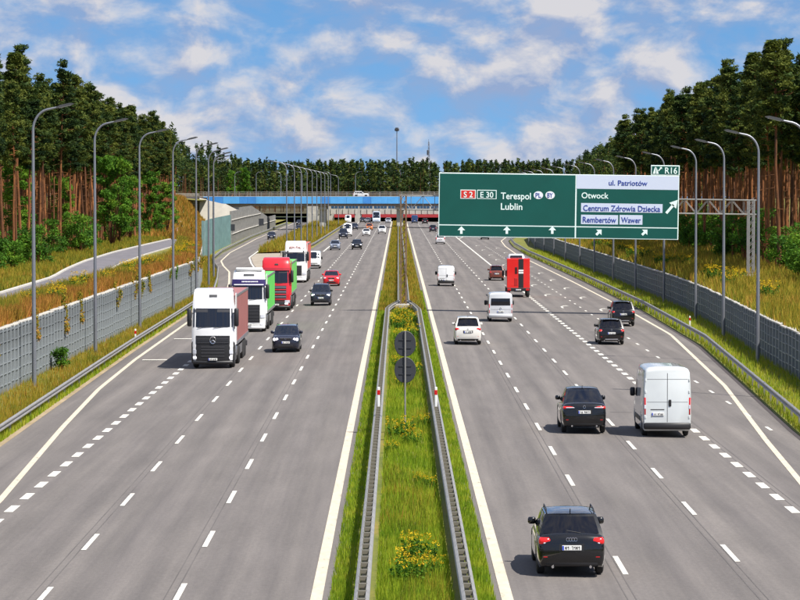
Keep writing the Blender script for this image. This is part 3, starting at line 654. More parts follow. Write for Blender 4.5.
bm.prism([(x + .05 * s, z - .45 * s), (x + .42 * s, z - .45 * s), (x + .2 * s, z + .15 * s), (x + .06 * s, z + .5 * s)], -.126, -.112)
bm.prism([(x + .3 * s, z + .0 * s), (x + .42 * s, z - .1 * s), (x + .75 * s, z + .3 * s), (x + .85 * s, z + .2 * s), (x + .85 * s, z + .5 * s), (x + .5 * s, z + .5 * s), (x + .62 * s, z + .4 * s)], -.126, -.112)
bm.build('exit_pictogram', M['sign_text'], sg)

# ---- noise barrier along the ramp
def hb(y): return 5.9 if y < 590 else 6.6 if y < 640 else 7.1 if y < 705 else max(3.5, 7.1 - (y - 705) * .033)
nbx = lambda y: EL(y) - 3.0 if y > 470 else WL(y)
nb = thing('noise_barrier', 'tall noise barrier of green glazed and grey panels along the ramp below the bridge', 'noise barrier', (nbx(470), 470, 0))
y = 470.0
while y < 880:
    xa, xb = nbx(y), nbx(y + 5); h = hb(y); g = y < 588
    z0 = zr(xa)
    b = MB(); b.add([(xa, y + .08, z0), (xb, y + 4.92, z0), (xb, y + 4.92, z0 + h), (xa, y + .08, z0 + h), (xa - .12, y + .08, z0), (xb - .12, y + 4.92, z0), (xb - .12, y + 4.92, z0 + h), (xa - .12, y + .08, z0 + h)],
                    [(0, 1, 2, 3), (7, 6, 5, 4), (3, 2, 6, 7), (0, 3, 7, 4), (1, 5, 6, 2)])
    o = b.build('barrier_panel', M['barrier_green'] if g else M['barrier_grey'], nb, (-nb.location.x, -470, 0))
    MB().box(xa - .15, xa + .22, y - .16, y + .16, z0 - .1, z0 + h + .1).build('post', M['steel'] if not g else M['barrier_green'], nb, (-nb.location.x, -470, 0))
    if not g:
        r = MB()
        for fr in ((2.1, 4.9) if h > 5.4 else (2.1,)): r.add([(xa + .02, y, z0 + fr - .12), (xb + .02, y + 5, z0 + fr - .12), (xb + .02, y + 5, z0 + fr + .12), (xa + .02, y, z0 + fr + .12), (xa + .3, y, z0 + fr), (xb + .3, y + 5, z0 + fr)], [(0, 1, 5, 4), (4, 5, 2, 3), (0, 4, 3)])
        r.build('rail', M['kerb'], o)
    y += 5
for px, py, yy, s, lab in ((261.3, 222, 690, 1.15, 'dark square sign seen from behind on the grey noise barrier'), (232.5, 227.5, 588, .95, 'dark sign seen from behind where green barrier panels meet grey')):
    x = (px - VX) * yy / FPX; z = CAM_H - (py - VY) * yy / FPX
    t = thing('road_sign', lab, 'road sign', (x, yy, zr(x)))
    MB().box(-.05, .05, .03, .1, -.1, z + s / 2 - zr(x)).build('post', M['steel_dark'], t); MB().cbox(-s / 2, s / 2, -.02, .03, z - zr(x) - s * .7, z - zr(x) + s * .7, .01).build('sign_board', M['sign_back'], t)

# ---- blue bridge across the motorway
BY0, BY1 = 806.0, 822.0
br = thing('road_bridge', 'long road bridge with a bright blue edge beam crossing the motorway', 'bridge', (0, BY0, 0))
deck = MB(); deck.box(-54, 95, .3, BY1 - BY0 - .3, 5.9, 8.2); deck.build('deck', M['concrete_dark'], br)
rd = MB(); rd.box(-54, 95, .32, BY1 - BY0 - .32, 8.204, 8.25); rd.build('carriageway', M['asphalt_path'], br)
x = -52.0; i = 0
while x < 93:
    w = random.choice((4.5, 4.5, 4.5, 2.2))
    MB().box(x, x + w - .04, -.05, .3, 6.6, 8.5).build('fascia_panel', M['blue_fascia_dark'] if (w < 3) else M['blue_fascia'], br); x += w
MB().box(-54, 95, BY1 - BY0 - .3, BY1 - BY0, 6.6, 8.5).build('edge_beam', M['blue_fascia'], br)
MB().box(-54, 95, -.02, .35, 8.5, 8.62).build('coping', M['kerb'], br)
pm = MB().box(-.05, .05, -.05, .05, 0, 1.25).mesh('railing_post', M['steel'])
rb = MB()
for z in (.45, .85, 1.22): rb.box(-54, 95, -.03, .03, z - .05, z + .05)
rm = rb.mesh('railing', M['steel'])
for yy in (.15, BY1 - BY0 - .15):
    link('railing', rm, br, (0, yy, 8.55))
    for i in range(50): link('railing_post', pm, br, (-53 + i * 3, yy, 8.5))
for x in (-20.6, .5, 22):
    p = MB(); p.cbox(x - .9, x + .9, 2, 4.4, -.5, 5.9, .15); p.cbox(x - .9, x + .9, BY1 - BY0 - 4.4, BY1 - BY0 - 2, -.5, 5.9, .15); p.build('pier', M['concrete'], br)
    MB().cbox(x - 1.2, x + 1.2, 1, BY1 - BY0 - 1, 5.0, 5.88, .1).build('pier_cap', M['concrete'], br)
ab = MB(); ab.prism([(-60, -1), (-36.2, -1), (-36.2, .5), (-41, 5.85), (-60, 8.1)], .6, BY1 - BY0 - .6); ab.build('abutment', M['concrete_pale'], br)
wg = MB(); wg.add([(-54, 0, 8.2), (-47, 0, 6.6), (-40, -2, 3.0), (-38, -3, .3), (-54, -2, .3)], [(0, 4, 3, 2, 1)]); wg.build('wing_wall', M['concrete_pale'], br)
ab = MB(); ab.prism([(95, -1), (60, -1), (66, 6), (95, 8.1)], .6, BY1 - BY0 - .6); ab.build('abutment', M['concrete_pale'], br)
emb = strip('bridge_approach', [770, 790, 804, 824, 850, 900], [(-160, lambda x, y: 8.1), (-75, lambda x, y: 8.15), (-58, lambda x, y: 8.1), (-52, lambda x, y: 7.6)], M['bank_soil'])
tag(MB().box(-150, -54, BY0 + .5, BY1 - .5, 8.0, 8.3).build('approach_road', M['asphalt_path']), kind='structure')
guardrail('pale guardrail along the bridge approach above the orange bank', [(-54, 806), (-54, 806.1)], .6, 5) if False else None
t = thing('railing', 'pale railing along the approach road leading onto the blue bridge', 'railing', (-100, BY0 + .4, 8.3))
b = MB()
for z in (.35, .7, 1.0): b.box(-48, 46, -.04, .04, z - .07, z + .07)
b.build('rail', M['kerb'], t)
for i in range(24): MB().box(-47 + i * 4, -46.9 + i * 4, -.05, .05, -.3, 1.0).build('post', M['steel'], t)

# ---- second structure behind: concrete portal with windows and a red beam
PY = 975.0
po = thing('tunnel_portal', 'long concrete portal building with blue windows and a red beam over the lanes', 'portal', (0, PY, 0))
MB().box(-30, 60, 0, 14, 2.35, 6.1).build('wall', M['concrete'], po)
MB().box(-30.3, 60.3, -.3, 14.3, 6.1, 6.5).build('roof', M['concrete_pale'], po)
x = -22.0
while x < 42:
    o = MB().cbox(x, x + 4.2, -.06, .02, 4.25, 5.45, .03).build('window', M['blue_glass'], po)
    mb = MB(); [mb.box(x + k * 1.05 - .05, x + k * 1.05 + .05, -.1, -.05, 4.25, 5.45) for k in (1, 2, 3)]; mb.build('mullion', M['kerb'], o); x += 4.7
x = -28.0
rib = MB().box(-.14, .14, -.25, 0, 2.4, 4.15).mesh('rib', M['concrete_pale'])
while x < 58: link('rib', rib, po, (x, 0, 0)); x += 2.0
for x0, x1 in ((-21, -14.3), (-11.9, .0), (1.2, 16.5), (17.5, 36)): MB().cbox(x0, x1, -.5, .4, 1.25, 2.25, .05).build('beam', M['red_beam'], po)
for x0, x1 in ((-30, -21), (-14.2, -12), (.05, 1.1), (16.6, 17.4), (36, 60)): MB().box(x0, x1, 0, 14, -1.2, 2.34).build('pillar', M['concrete'], po)
MB().box(-30, 60, 14, 14.3, -1.2, 6).build('dark_opening_sheet', M['dark'], po)  # near-black sheet, the darkness inside the openings put into its colour

# ---- masts above the far wood
t = thing('light_mast', 'tall thin mast with a ring of floodlights rising above the far wood', 'mast', (-.4, 1075, 0))
MB().tube([(0, 0, 0), (0, 0, 32.2)], [.35, .14], 8).build('pole', M['pole'], t, smooth=60)
h = MB().tube([(0, 0, 31.6), (0, 0, 32.9)], [.5, .55], 10).build('lamp_ring', M['lamp_head'], t)
for k in range(6):
    a = k * math.pi / 3; MB().cbox(math.cos(a) * .6 - .2, math.cos(a) * .6 + .2, math.sin(a) * .6 - .2, math.sin(a) * .6 + .2, 31.7, 32.6, .05).build('floodlight', M['lamp_head'], t)
t = thing('radio_mast', 'slender lattice radio mast tapering above the far wood', 'mast', (12.2, 1180, 0))
b = MB()
for k in range(3):
    a = k * 2.094; b.tube([(math.cos(a) * 1.2, math.sin(a) * 1.2, 0), (math.cos(a) * .18, math.sin(a) * .18, 29.5)], .1, 5)
for i in range(20):
    z0, z1 = i * 1.45, i * 1.45 + 1.45; r0, r1 = 1.2 - 1.02 * z0 / 29.5, 1.2 - 1.02 * z1 / 29.5
    for k in range(3): b.bar((math.cos(k * 2.094) * r0, math.sin(k * 2.094) * r0, z0), (math.cos(k * 2.094 + 2.094) * r1, math.sin(k * 2.094 + 2.094) * r1, z1), .07)
b.build('lattice', M['pole'], t); MB().tube([(0, 0, 29), (0, 0, 30.5)], .06, 6).build('antenna', M['pole'], t)
MB().cbox(-.7, .1, -.3, .3, 24.2, 26.2, .1).build('antenna_panel', M['lamp_head'], t)

# ------------------------------------------------------------------ vehicles (built facing -Y, origin on the ground in the middle)
_wk = {}
VZ = 1.18      # the photograph shows every vehicle this much taller against its width
def wheel_kit(r, w, dark):
    k = (r, w, dark)
    if k not in _wk:
        ty = MB().wheel(-w / 2, w / 2, r, 22, r * .62).mesh('tyre', M['rubber'], 40)
        rm = MB(); rm.wheel(-w * .36, w * .36, r * .64, 18, r * .5)
        rm.loft([[(x, q * math.cos(a), q * math.sin(a)) for a in [2 * math.pi * j / 18 for j in range(18)]] for x, q in ((-w * .18, r * .5), (-w * .18, r * .02), (w * .18, r * .02), (w * .18, r * .5))], False)
        for j in range(5):
            a = j * 2 * math.pi / 5; c, s = math.cos(a), math.sin(a)
            for sg_ in (-1, 1):
                x0, x1 = sg_ * w * .34, sg_ * w * .2
                q = [(r * .06, -.045), (r * .6, -.03), (r * .6, .03), (r * .06, .045)]
                rm.add([(x0, u * c - v * s, u * s + v * c) for u, v in q] + [(x1, u * c - v * s, u * s + v * c) for u, v in q], [(0, 1, 2, 3), (0, 4, 5, 1), (2, 6, 7, 3)])
        _wk[k] = (ty, rm.mesh('rim', M['rim_dark'] if dark else M['rim'], 40))
    return _wk[k]
def add_wheel(root, x, y, r, w=.22, dark=False):
    ty, rm = wheel_kit(r, w, dark)
    o = link('wheel', ty, root, (x, y, r)); link('rim', rm, o); return o
_pk = []
def plate_on(root, y, z, face, W=.52, x=0):
    """face -1: looks towards -Y (front), +1: towards +Y (rear)"""
    o = MB().cbox(-W / 2, W / 2, -.012, .012, -.057, .057, .008).build('number_plate', M['plate'], root, (x, y, z))
    s = face
    MB().box(W / 2 * .86 * (-s if s > 0 else 1) - .03 if False else (-W / 2 + .008 if s < 0 else W / 2 - .052), (-W / 2 + .052 if s < 0 else W / 2 - .008), s * .012 if s > 0 else -.016, s * .016 if s > 0 else -.012, -.05, .05).build('country_band', M['plate_blue'], o)
    b = MB(); r_ = random.Random(int(abs(y * 1000)) + int(z * 977))
    for k in range(7):
        if k == 2: continue
        x = (-W / 2 + .085 + k * .058); x = x if s < 0 else -x - .04
        b.box(x, x + .012, min(s * .013, s * .016), max(s * .013, s * .016), -.038, .038)
        b.box(x + .012, x + .038, min(s * .013, s * .016), max(s * .013, s * .016), r_.choice((-.038, -.006, .026)), r_.choice((-.026, .006, .038)) + .002)
    b.build('plate_characters', M['plate_ink'], o)

def car(label, cat, px, py, face, colr, L=4.5, W=1.83, H=1.46, hood=.92, belt=.96, ws=(.27, .44), rw=(.12, .02), wr=.33, gnd=.19, rails=False, tail='wide', head='wide',
        lit=False, metal=0.0, roofbox=False, dark_rim=False, cladding=False, name='car', glass_roof=False, badge='ring', rear_lit=False, taper=.80, group=None, pos=None, yaw=0, spoiler=True):
    """ws: windscreen base/top as share of L from the front; rw: roof end / rear-window base as share of L from the rear"""
    if pos: X, Y, Z = pos
    else:
        X, Y = ground(px, py); Z = zr(X)
    near = (.19 * L if face == 'front' else .19 * L)
    if not pos: Y += L / 2 - near
    t = thing(name, label, cat, (X, Y, Z), (0 if face == 'front' else math.pi) + yaw, group); t.scale = (1, 1, VZ)
    pm = paint(colr, .25 if metal == 0 else .32, metal)
    hw = W / 2; y0 = -L / 2
    yf, yr = y0 + .19 * L, y0 + .80 * L                       # axles
    Rw = wr + .055
    def base(s):                                              # s along the car 0..1: (width share, low z, top z)
        P = [(0, .66, gnd + .22, hood * .70), (.008, .80, gnd + .10, hood * .80), (.03, .91, gnd + .02, hood * .90), (.07, .965, gnd, hood * .955), (.14, .99, gnd, hood * .99), (ws[0], 1.0, gnd, hood + .03),
             (ws[0] + .08, 1.0, gnd, belt), (.85, 1.0, gnd, belt + .03), (.93, .985, gnd + .02, belt + .03), (.972, .955, gnd + .05, belt + .0), (.990, .92, gnd + .08, belt - .07), (1.0, .86, gnd + .16, belt - .16)]
        return [float(np.interp(s, [p[0] for p in P], [p[k] for p in P])) for k in (1, 2, 3)]
    st = sorted(set([0, .008, .03, .07, .10, .14, ws[0], ws[0] + .04, ws[0] + .08, .5, .6, .85, .90, .93, .955, .972, .990, 1.0]))
    st = [(s, None) for s in st if not any(abs(y0 + s * L - c) < Rw + .02 for c in (yf, yr))]
    for c in (yf, yr):
        st += [((c - Rw - .004 - y0) / L, None), ((c + Rw + .004 - y0) / L, None)]
        for k in range(9):
            a = math.pi * k / 8; st.append(((c - Rw * math.cos(a) - y0) / L, wr + Rw * math.sin(a)))
    st.sort(key=lambda q: q[0]); rings = []
    for s, zl in st:
        wf, lo, tp = base(s); w = hw * wf; lo2 = lo if zl is None else min(max(lo, zl), tp - .15); h = tp - lo2; cr = .035
        half = [(0, tp + cr), (.45 * w, tp + cr * .8), (.78 * w, tp + cr * .1), (.90 * w, tp - .03), (.965 * w, tp - .10), (w, tp - .10 - .3 * (h - .1)), (w * .992, lo2 + .30 * (h - .1)), (.965 * w, lo2 + .07), (.93 * w, lo2), (.4 * w, lo2 + .001)]
        ring = half + [(0, lo2)] + [(-x, z) for x, z in half[:0:-1]]
        rings.append([(x, y0 + s * L, z) for x, z in ring])
    MB().loft(rings).build('body', pm, t, smooth=38)
    # cabin: bowed front, sides and rear rising from the belt to the roof
    zt = H - .055; zb = belt - .03
    A0, A1, B0, B1 = y0 + ws[0] * L, y0 + ws[1] * L, y0 + (1 - rw[1]) * L, y0 + (1 - rw[0]) * L
    w0, w1 = hw * .93, hw * taper * .93
    zz = lambda u: zb + (zt - zb) * u
    ww = lambda u: w0 + (w1 - w0) * u ** 1.15
    bow = .13
    fF = lambda x, u: (x * ww(u), A0 + (A1 - A0) * (u ** .93) + bow * x * x, zz(u))
    fB = lambda x, u: (x * ww(u), B0 + (B1 - B0) * (u ** 1.05) - bow * .8 * x * x, zz(u))
    def fS(sd):
        def f(v, u):
            a = fF(sd, u)[1]; b = fB(sd, u)[1]
            return (sd * (ww(u) + .018 * math.sin(math.pi * v)), a + (b - a) * v, zz(u))
        return f
    def fR(x, v):
        a, b = fF(x, 1)[1], fB(x, 1)[1]; e = min(1, min(v, 1 - v) * 5); q = (1 - x ** 4) * (.35 + .65 * math.sin(e * math.pi / 2))
        return (x * ww(1), a + (b - a) * v, zt + .055 * q * (1 if True else 0))
    cb = MB()
    def grid(f, us, vs, flip=False):
        n = len(vs); vv = [f(u, v) for u in us for v in vs]
        ff = [(i * n + j, (i + 1) * n + j, (i + 1) * n + j + 1, i * n + j + 1) for i in range(len(us) - 1) for j in range(n - 1)]
        cb.add(vv, [q[::-1] for q in ff] if flip else ff)
    xs = [-1, -.8, -.5, 0, .5, .8, 1]; us = [0, .25, .5, .75, .9, 1]; vs = [0, .1, .25, .5, .75, .9, 1]
    grid(fF, xs, us); grid(fB, xs, us, True); grid(fS(1), vs, us); grid(fS(-1), vs, us, True); grid(fR, xs, vs)
    cm = bmesh.new(); me = cb.mesh('cabin', pm); cm.from_mesh(me); bmesh.ops.remove_doubles(cm, verts=cm.verts, dist=.0008); cm.to_mesh(me); cm.free()
    me.polygons.foreach_set('use_smooth', [True] * len(me.polygons)); me.set_sharp_from_angle(angle=R(50)); link('cabin', me, t)
    MB().patch(fF, -.90, .90, .06, .93, 8, 4).build('windscreen', M['glass'], t, smooth=40)
    MB().patch(fB, -.88, .88, .12, .90, 8, 4, sgn=-1).build('rear_window', M['glass_rear'], t, smooth=40)
    for sd in (-1, 1):
        for v0, v1 in ((.07, .42), (.45, .74), (.77, .93)):
            MB().patch(fS(sd), v0, v1, .12, .88, 3, 3, sgn=sd).build('side_window', M['glass'], t, smooth=40)
        MB().cbox(sd * (hw + .02) - .11, sd * (hw + .02) + .11, A0 + .42, A0 + .56, belt + .0, belt + .16, .04).build('mirror', pm if not cladding else M['black'], t, smooth=50)
        if rails: MB().tube([(sd * w1 * .93, A1 + .25, H - .03), (sd * w1 * .93, A1 + .35, H + .035), (sd * w1 * .93, B1 - .35, H + .035), (sd * w1 * .93, B1 - .15, H - .04)], .018, 6).build('roof_rail', M['rim'] if rails == 1 else M['black'], t, smooth=60)
        for y in (yf, yr): add_wheel(t, sd * (hw - .13), y, wr, .22, dark_rim)
        # front lamps
        hz = hood - .20
        if head == 'round':
            for q in (.0, .17): MB().tube([(sd * (hw * .80 - q), y0 + .02, hz), (sd * (hw * .80 - q), y0 + .2, hz)], .085, 12).build('headlight', M['lamp_lit'] if lit else M['lamp_lens'], t)
        else:
            x0, x1 = sorted((sd * hw * .54, sd * hw * .89)); MB().cbox(x0, x1, y0 + .05, y0 + .34, hz - .075, hz + .085, .05).build('headlight', M['lamp_lit'] if lit else M['lamp_lens'], t, smooth=50)
        x0, x1 = sorted((sd * hw * .60, sd * hw * .80)); MB().cbox(x0, x1, y0 + .04, y0 + .2, gnd + .20, gnd + .28, .02).build('fog_lamp', M['lamp_lens'], t)
        # rear lamps
        yR = L / 2; tz = belt - .12
        rmx = M['red_lit'] if rear_lit else M['red_lens']
        if tail == 'wide': zs, xin = (tz - .10, tz + .07), .58
        elif tail == 'slim': zs, xin = (tz - .045, tz + .05), .36
        elif tail == 'tall': zs, xin = (tz - .22, tz + .18), .74
        else: zs, xin = (tz - .10, tz + .05), .66
        x0, x1 = sorted((sd * hw * xin, sd * hw * .945)); tl = MB().cbox(x0, x1, yR - .30, yR - .012, zs[0], zs[1], .05).build('tail_light', rmx, t, smooth=50)
        x0, x1 = sorted((sd * hw * (xin + .08), sd * hw * .82)); MB().cbox(x0, x1, yR - .03, yR - .006, zs[0] + .03, zs[0] + .06, .008).build('indicator_lens', M['lamp_lens'], tl)
        MB().cbox(sd * hw * .76 - .06, sd * hw * .76 + .06, yR - .03, yR + .003, gnd + .27, gnd + .295, .008).build('reflector', M['red_lens'], t)
        if cladding:
            for c in (yf, yr):
                b = MB(); P = []
                for k in range(11):
                    a = math.pi * k / 10; P.append((c - (Rw - .01) * math.cos(a), wr + (Rw - .01) * math.sin(a))); 
                Q = [(c - (Rw + .08) * math.cos(math.pi * k / 10), wr + (Rw + .08) * math.sin(math.pi * k / 10)) for k in range(11)]
                b.v = [(sd * (hw + .012), p[0], p[1]) for p in P] + [(sd * (hw + .012), p[0], p[1]) for p in Q]; b.f = [(k, k + 1, k + 12, k + 11) for k in range(10)]; b.build('arch_trim', M['dgrey'], t)
    # front face
    MB().cbox(-hw * .42, hw * .42, y0 + .0, y0 + .12, hood - .30, hood - .12, .04).build('grille', M['black'], t)
    MB().cbox(-hw * .55, hw * .55, y0 - .003, y0 + .14, gnd + .10, gnd + .27, .04).build('lower_grille', M['black'], t)
    MB().tube([(-hw * .41, y0 - .005, hood - .13), (hw * .41, y0 - .005, hood - .13)], .012, 5).build('grille_trim', M['chrome'], t)
    plate_on(t, y0 - .018, gnd + .36, -1)
    # rear face
    MB().cbox(-hw * .80, hw * .80, L / 2 - .12, L / 2 - .004, gnd + .06, gnd + .26, .05).build('rear_bumper_insert', M['black'], t, smooth=50)
    if cladding: MB().cbox(-hw * .5, hw * .5, L / 2 - .1, L / 2 + .006, gnd + .10, gnd + .17, .02).build('skid_plate', M['rim'], t)
    MB().cbox(-.34, .34, L / 2 - .02, L / 2 + .001, belt - .36, belt - .19, .02).build('plate_recess', M['dgrey'] if max(colr) > .3 else M['black'], t)
    plate_on(t, L / 2 + .016, belt - .28, 1)
    if spoiler: MB().cbox(-w1 * .86, w1 * .86, B1 - .06, B1 + .12, H - .075, H - .03, .02).build('spoiler', pm, t, smooth=50)
    for sd in (-1, 1): MB().tube([(sd * hw * .55, L / 2 - .2, gnd + .06), (sd * hw * .55, L / 2 + .0, gnd + .06)], .035, 8).build('exhaust', M['chrome'], t)
    bz = belt - .09
    if badge == 'rings':
        for k in range(4): MB().loft(torus_rings((-.105 + .07 * k, bz), .04, .006, L / 2 + .012), False).build('badge_ring', M['chrome'], t)
    else: MB().loft(torus_rings((0, bz), .05, .009, L / 2 + .010), False).build('badge', M['chrome'], t)
    MB().loft(torus_rings((0, hood - .17), .05, .009, y0 - .006), False).build('badge', M['chrome'], t)
    MB().bar((0, B1 - .25, H - .02), (0, B1 - .16, H + .06), .02).build('antenna', M['black'], t)
    MB().bar((-.25, fB(-.2, .16)[1] + .02, zz(.16)), (.12, fB(.1, .3)[1] + .02, zz(.27)), .012).build('wiper', M['black'], t)
    if roofbox: MB().cbox(-.45, .45, A1 + .3, A1 + 1.7, H + .05, H + .30, .12).build('roof_box', M['black'], t, smooth=50)
    return t
def torus_rings(c, r, q, y):
    return [[(c[0] + (r + q * math.cos(b)) * math.cos(a), y + q * math.sin(b), c[1] + (r + q * math.cos(b)) * math.sin(a)) for b in [2 * math.pi * j / 5 for j in range(6)]] for a in [2 * math.pi * i / 18 for i in range(19)]]

def van(label, px, py, face, colr, L=5.4, W=2.05, H=2.5, nose=.95, cat='van', name='van', rear_glass=False, side_glass=False, lights='tall', bumper=None, yaw=0, wr=.34, group=None, trim=None, marks=False, pos=None, cap=0, ladder=False, metal=0.0):
    if pos: X, Y, Z = pos
    else:
        X, Y = ground(px, py); Z = zr(X)
    pm = paint(colr, .35, metal); y0, hw = -L / 2, W / 2
    yf, yr = y0 + .17 * L, y0 + .80 * L
    if not pos: Y += L / 2 - (.17 * L if face == 'front' else .20 * L)
    t = thing(name, label, cat, (X, Y, Z), (0 if face == 'front' else math.pi) + yaw, group); t.scale = (1, 1, VZ)
    g = .24; k = nose; Rw = wr + .07; bl = min(1.25, H * .52)
    P = [(0, .72, g + .16, bl * .66), (.03, .84, g + .05, bl * .78), (.10, .93, g, bl * .86), (.3, .98, g, bl * .94), (k, 1, g, bl + .05), (k + .25, 1, g, bl + .05 + (H - bl) * .36), (k + .55, 1, g, bl + .05 + (H - bl) * .74), (k + .78, 1, g, H - .10), (k + 1.1, 1, g, H - .02),
         (k + 1.6, 1, g, H), (L - .5, 1, g, H), (L - .12, .995, g, H - .02), (L - .04, .98, g + .03, H - .06), (L, .955, g + .06, H - .13)]
    f = lambda s, i: float(np.interp(s, [p[0] for p in P], [p[i] for p in P]))
    st = [(p[0], None) for p in P] + [(k + 1.1 + (L - k - 1.6) * q, None) for q in (.33, .66)]
    st = [q for q in st if not any(abs(y0 + q[0] - c) < Rw + .02 for c in (yf, yr))]
    for c in (yf, yr):
        st += [(c - Rw - .004 - y0, None), (c + Rw + .004 - y0, None)]
        for j in range(9):
            a = math.pi * j / 8; st.append((c - Rw * math.cos(a) - y0, wr + Rw * math.sin(a)))
    st.sort(key=lambda q: q[0]); rings = []
    def half_w(z, tp): return hw * (1 - .012 * max(0, z - 1.0) - .08 * max(0, (z - bl) / 1.6) ** 2)
    for s, zl in st:
        wf, lo, tp = f(s, 1), f(s, 2), f(s, 3); lo2 = lo if zl is None else max(lo, min(zl, tp - .2)); h = tp - lo2
        hf = [(0, tp + .03), (.5, tp + .025), (.80, tp - .005), (.93, tp - .055), (.985, tp - .15), (1, tp - .3 * h), (1, lo2 + .5 * h), (1, lo2 + .25 * h), (.975, lo2 + .06), (.93, lo2), (.4, lo2 + .001)]
        hf = [(x * wf * half_w(z, tp), z) for x, z in hf]
        rings.append([(x, y0 + s, z) for x, z in hf + [(0, lo2)] + [(-x, z) for x, z in hf[:0:-1]]])
    MB().loft(rings).build('body', pm, t, smooth=38)
    fw = lambda x, u: (x * hw * (.88 - .06 * u), y0 + k + u * .78, float(np.interp(k + u * .78, [p[0] for p in P], [p[3] for p in P])) + .03 - .055 * x * x)
    MB().patch(fw, -.95, .95, .03, .93, 8, 4, off=.008, thick=.05).build('windscreen', M['glass'], t, smooth=40)
    for sd in (-1, 1):
        sf = lambda v, u: (sd * (half_w(bl + .08 + u * (H - bl) * .55, H) + .004), y0 + k + .45 + v * .95 + (1 - v) * u * .35, bl + .05 + u * min(.62, (H - bl) * .62))
        MB().patch(sf, 0, 1, 0, 1, 2, 2, off=.004, thick=.03, sgn=sd).build('side_window', M['glass'], t)
        if side_glass:
            for a, b in ((1.5, 2.55), (2.68, L - k - .75)):
                s2 = lambda v, u: (sd * (half_w(bl + .08 + u * .55, H) + .004), y0 + k + a + v * (b - a), bl + .03 + u * min(.60, (H - bl) * .6))
                MB().patch(s2, 0, 1, 0, 1, 2, 2, off=.004, thick=.03, sgn=sd).build('side_window', M['glass'], t)
        MB().cbox(sd * (hw + .12) - .11, sd * (hw + .12) + .11, y0 + k + .42, y0 + k + .60, bl + .02, bl + .34, .05).build('mirror', M['black'], t, smooth=50)
        MB().cbox(sd * hw * .98 - .03, sd * hw * .98 + .03, yf + Rw + .1, yr - Rw - .1, .5, .68, .02).build('side_trim', trim or M['black'], t)
        for y in (yf, yr): add_wheel(t, sd * (hw - .15), y, wr, .23, True)
        x0, x1 = sorted((sd * hw * .52, sd * hw * .90)); MB().cbox(x0, x1, y0 + .06, y0 + .42, bl * .60, bl * .80, .06).build('headlight', M['lamp_lens'], t, smooth=50)
        yR = L / 2
        z0, z1 = (bl - .45, bl + .22) if lights == 'tall' else (bl - .22, bl + .14)
        x0, x1 = sorted((sd * hw * .86, sd * hw * .975)); tl = MB().cbox(x0, x1, yR - .16, yR + .006, z0, z1, .035).build('tail_light', M['red_lens'], t, smooth=50)
        MB().cbox(x0 + .02, x1 - .02, yR - .02, yR + .012, z0 + (z1 - z0) * .36, z0 + (z1 - z0) * .56, .008).build('indicator_lens', M['lamp_lens'], tl)
    yR = L / 2
    MB().cbox(-hw * .97, hw * .97, yR - .14, yR + .06, g + .06, g + .30, .05).build('rear_bumper', bumper or M['black'], t, smooth=50)
    MB().cbox(-hw * .90, hw * .90, y0 - .01, y0 + .2, g + .05, g + .25, .05).build('front_bumper', bumper or M['black'], t, smooth=50)
    MB().cbox(-hw * .6, hw * .6, y0 + .0, y0 + .2, bl * .52, bl * .66, .03).build('grille', M['black'], t)
    if rear_glass:
        rf = lambda x, u: (x * hw * .80 * (1 - .04 * u), yR - .0 - .07 * max(0, u - .75) * 4 * .5, bl + .10 + u * (H - bl - .34))
        MB().patch(rf, -1, 1, 0, 1, 6, 3, off=.012, thick=.05, sgn=-1).build('rear_window', M['glass_rear'], t, smooth=40)
        MB().box(-hw * .8, hw * .8, yR - .02, yR + .003, bl - .18, bl - .165).build('tailgate_seam', M['dgrey'], t)
    else:
        MB().box(-.012, .012, yR - .05, yR + .003, g + .32, H - .20).build('door_seam', M['dgrey'], t)
        for z in (bl + .03, H - .42 if H > 2.2 else H - .25): MB().box(-hw * .84, hw * .84, yR - .05, yR + .0025, z - .006, z + .006).build('panel_crease', M['dgrey'], t)
        MB().cbox(-.30 * 0 - .17, -.05, yR - .02, yR + .03, bl - .12, bl + .12, .03).build('door_handle', M['black'], t)
        for sd in (-1, 1):
            for z in (g + .5, bl + .4, H - .45): MB().cbox(sd * hw * .90 - .03, sd * hw * .90 + .03, yR - .04, yR + .02, z - .05, z + .05, .01).build('hinge', pm, t)
        MB().cbox(-.14, .14, yR - .1, yR - .03, H - .10, H - .04, .02).build('brake_light', M['red_lens'], t)
        MB().cbox(.12, .72, yR - .02, yR + .006, bl - .26, bl - .22, .01).build('handle_strip', M['black'], t)
    plate_on(t, yR + .02, bl - .40 if not rear_glass else bl - .32, 1, x=.40 if H > 2.4 and face == 'rear' else 0); plate_on(t, y0 - .02, .5, -1)
    if rear_glass: MB().loft(torus_rings((0, bl - .12), .07, .012, yR + .014), False).build('badge', M['chrome'], t)
    if marks:
        b = MB()
        for i, w in enumerate((.1, .07, .12, .05, .09, .11)): b.box(.15 + i * .13, .15 + i * .13 + w, yR + .001, yR + .004, bl - .42, bl - .34); b.box(.2 + i * .1, .2 + i * .1 + w * .7, yR + .001, yR + .004, bl - .54, bl - .48)
        b.build('lettering', M['dgrey'], t)
    return t

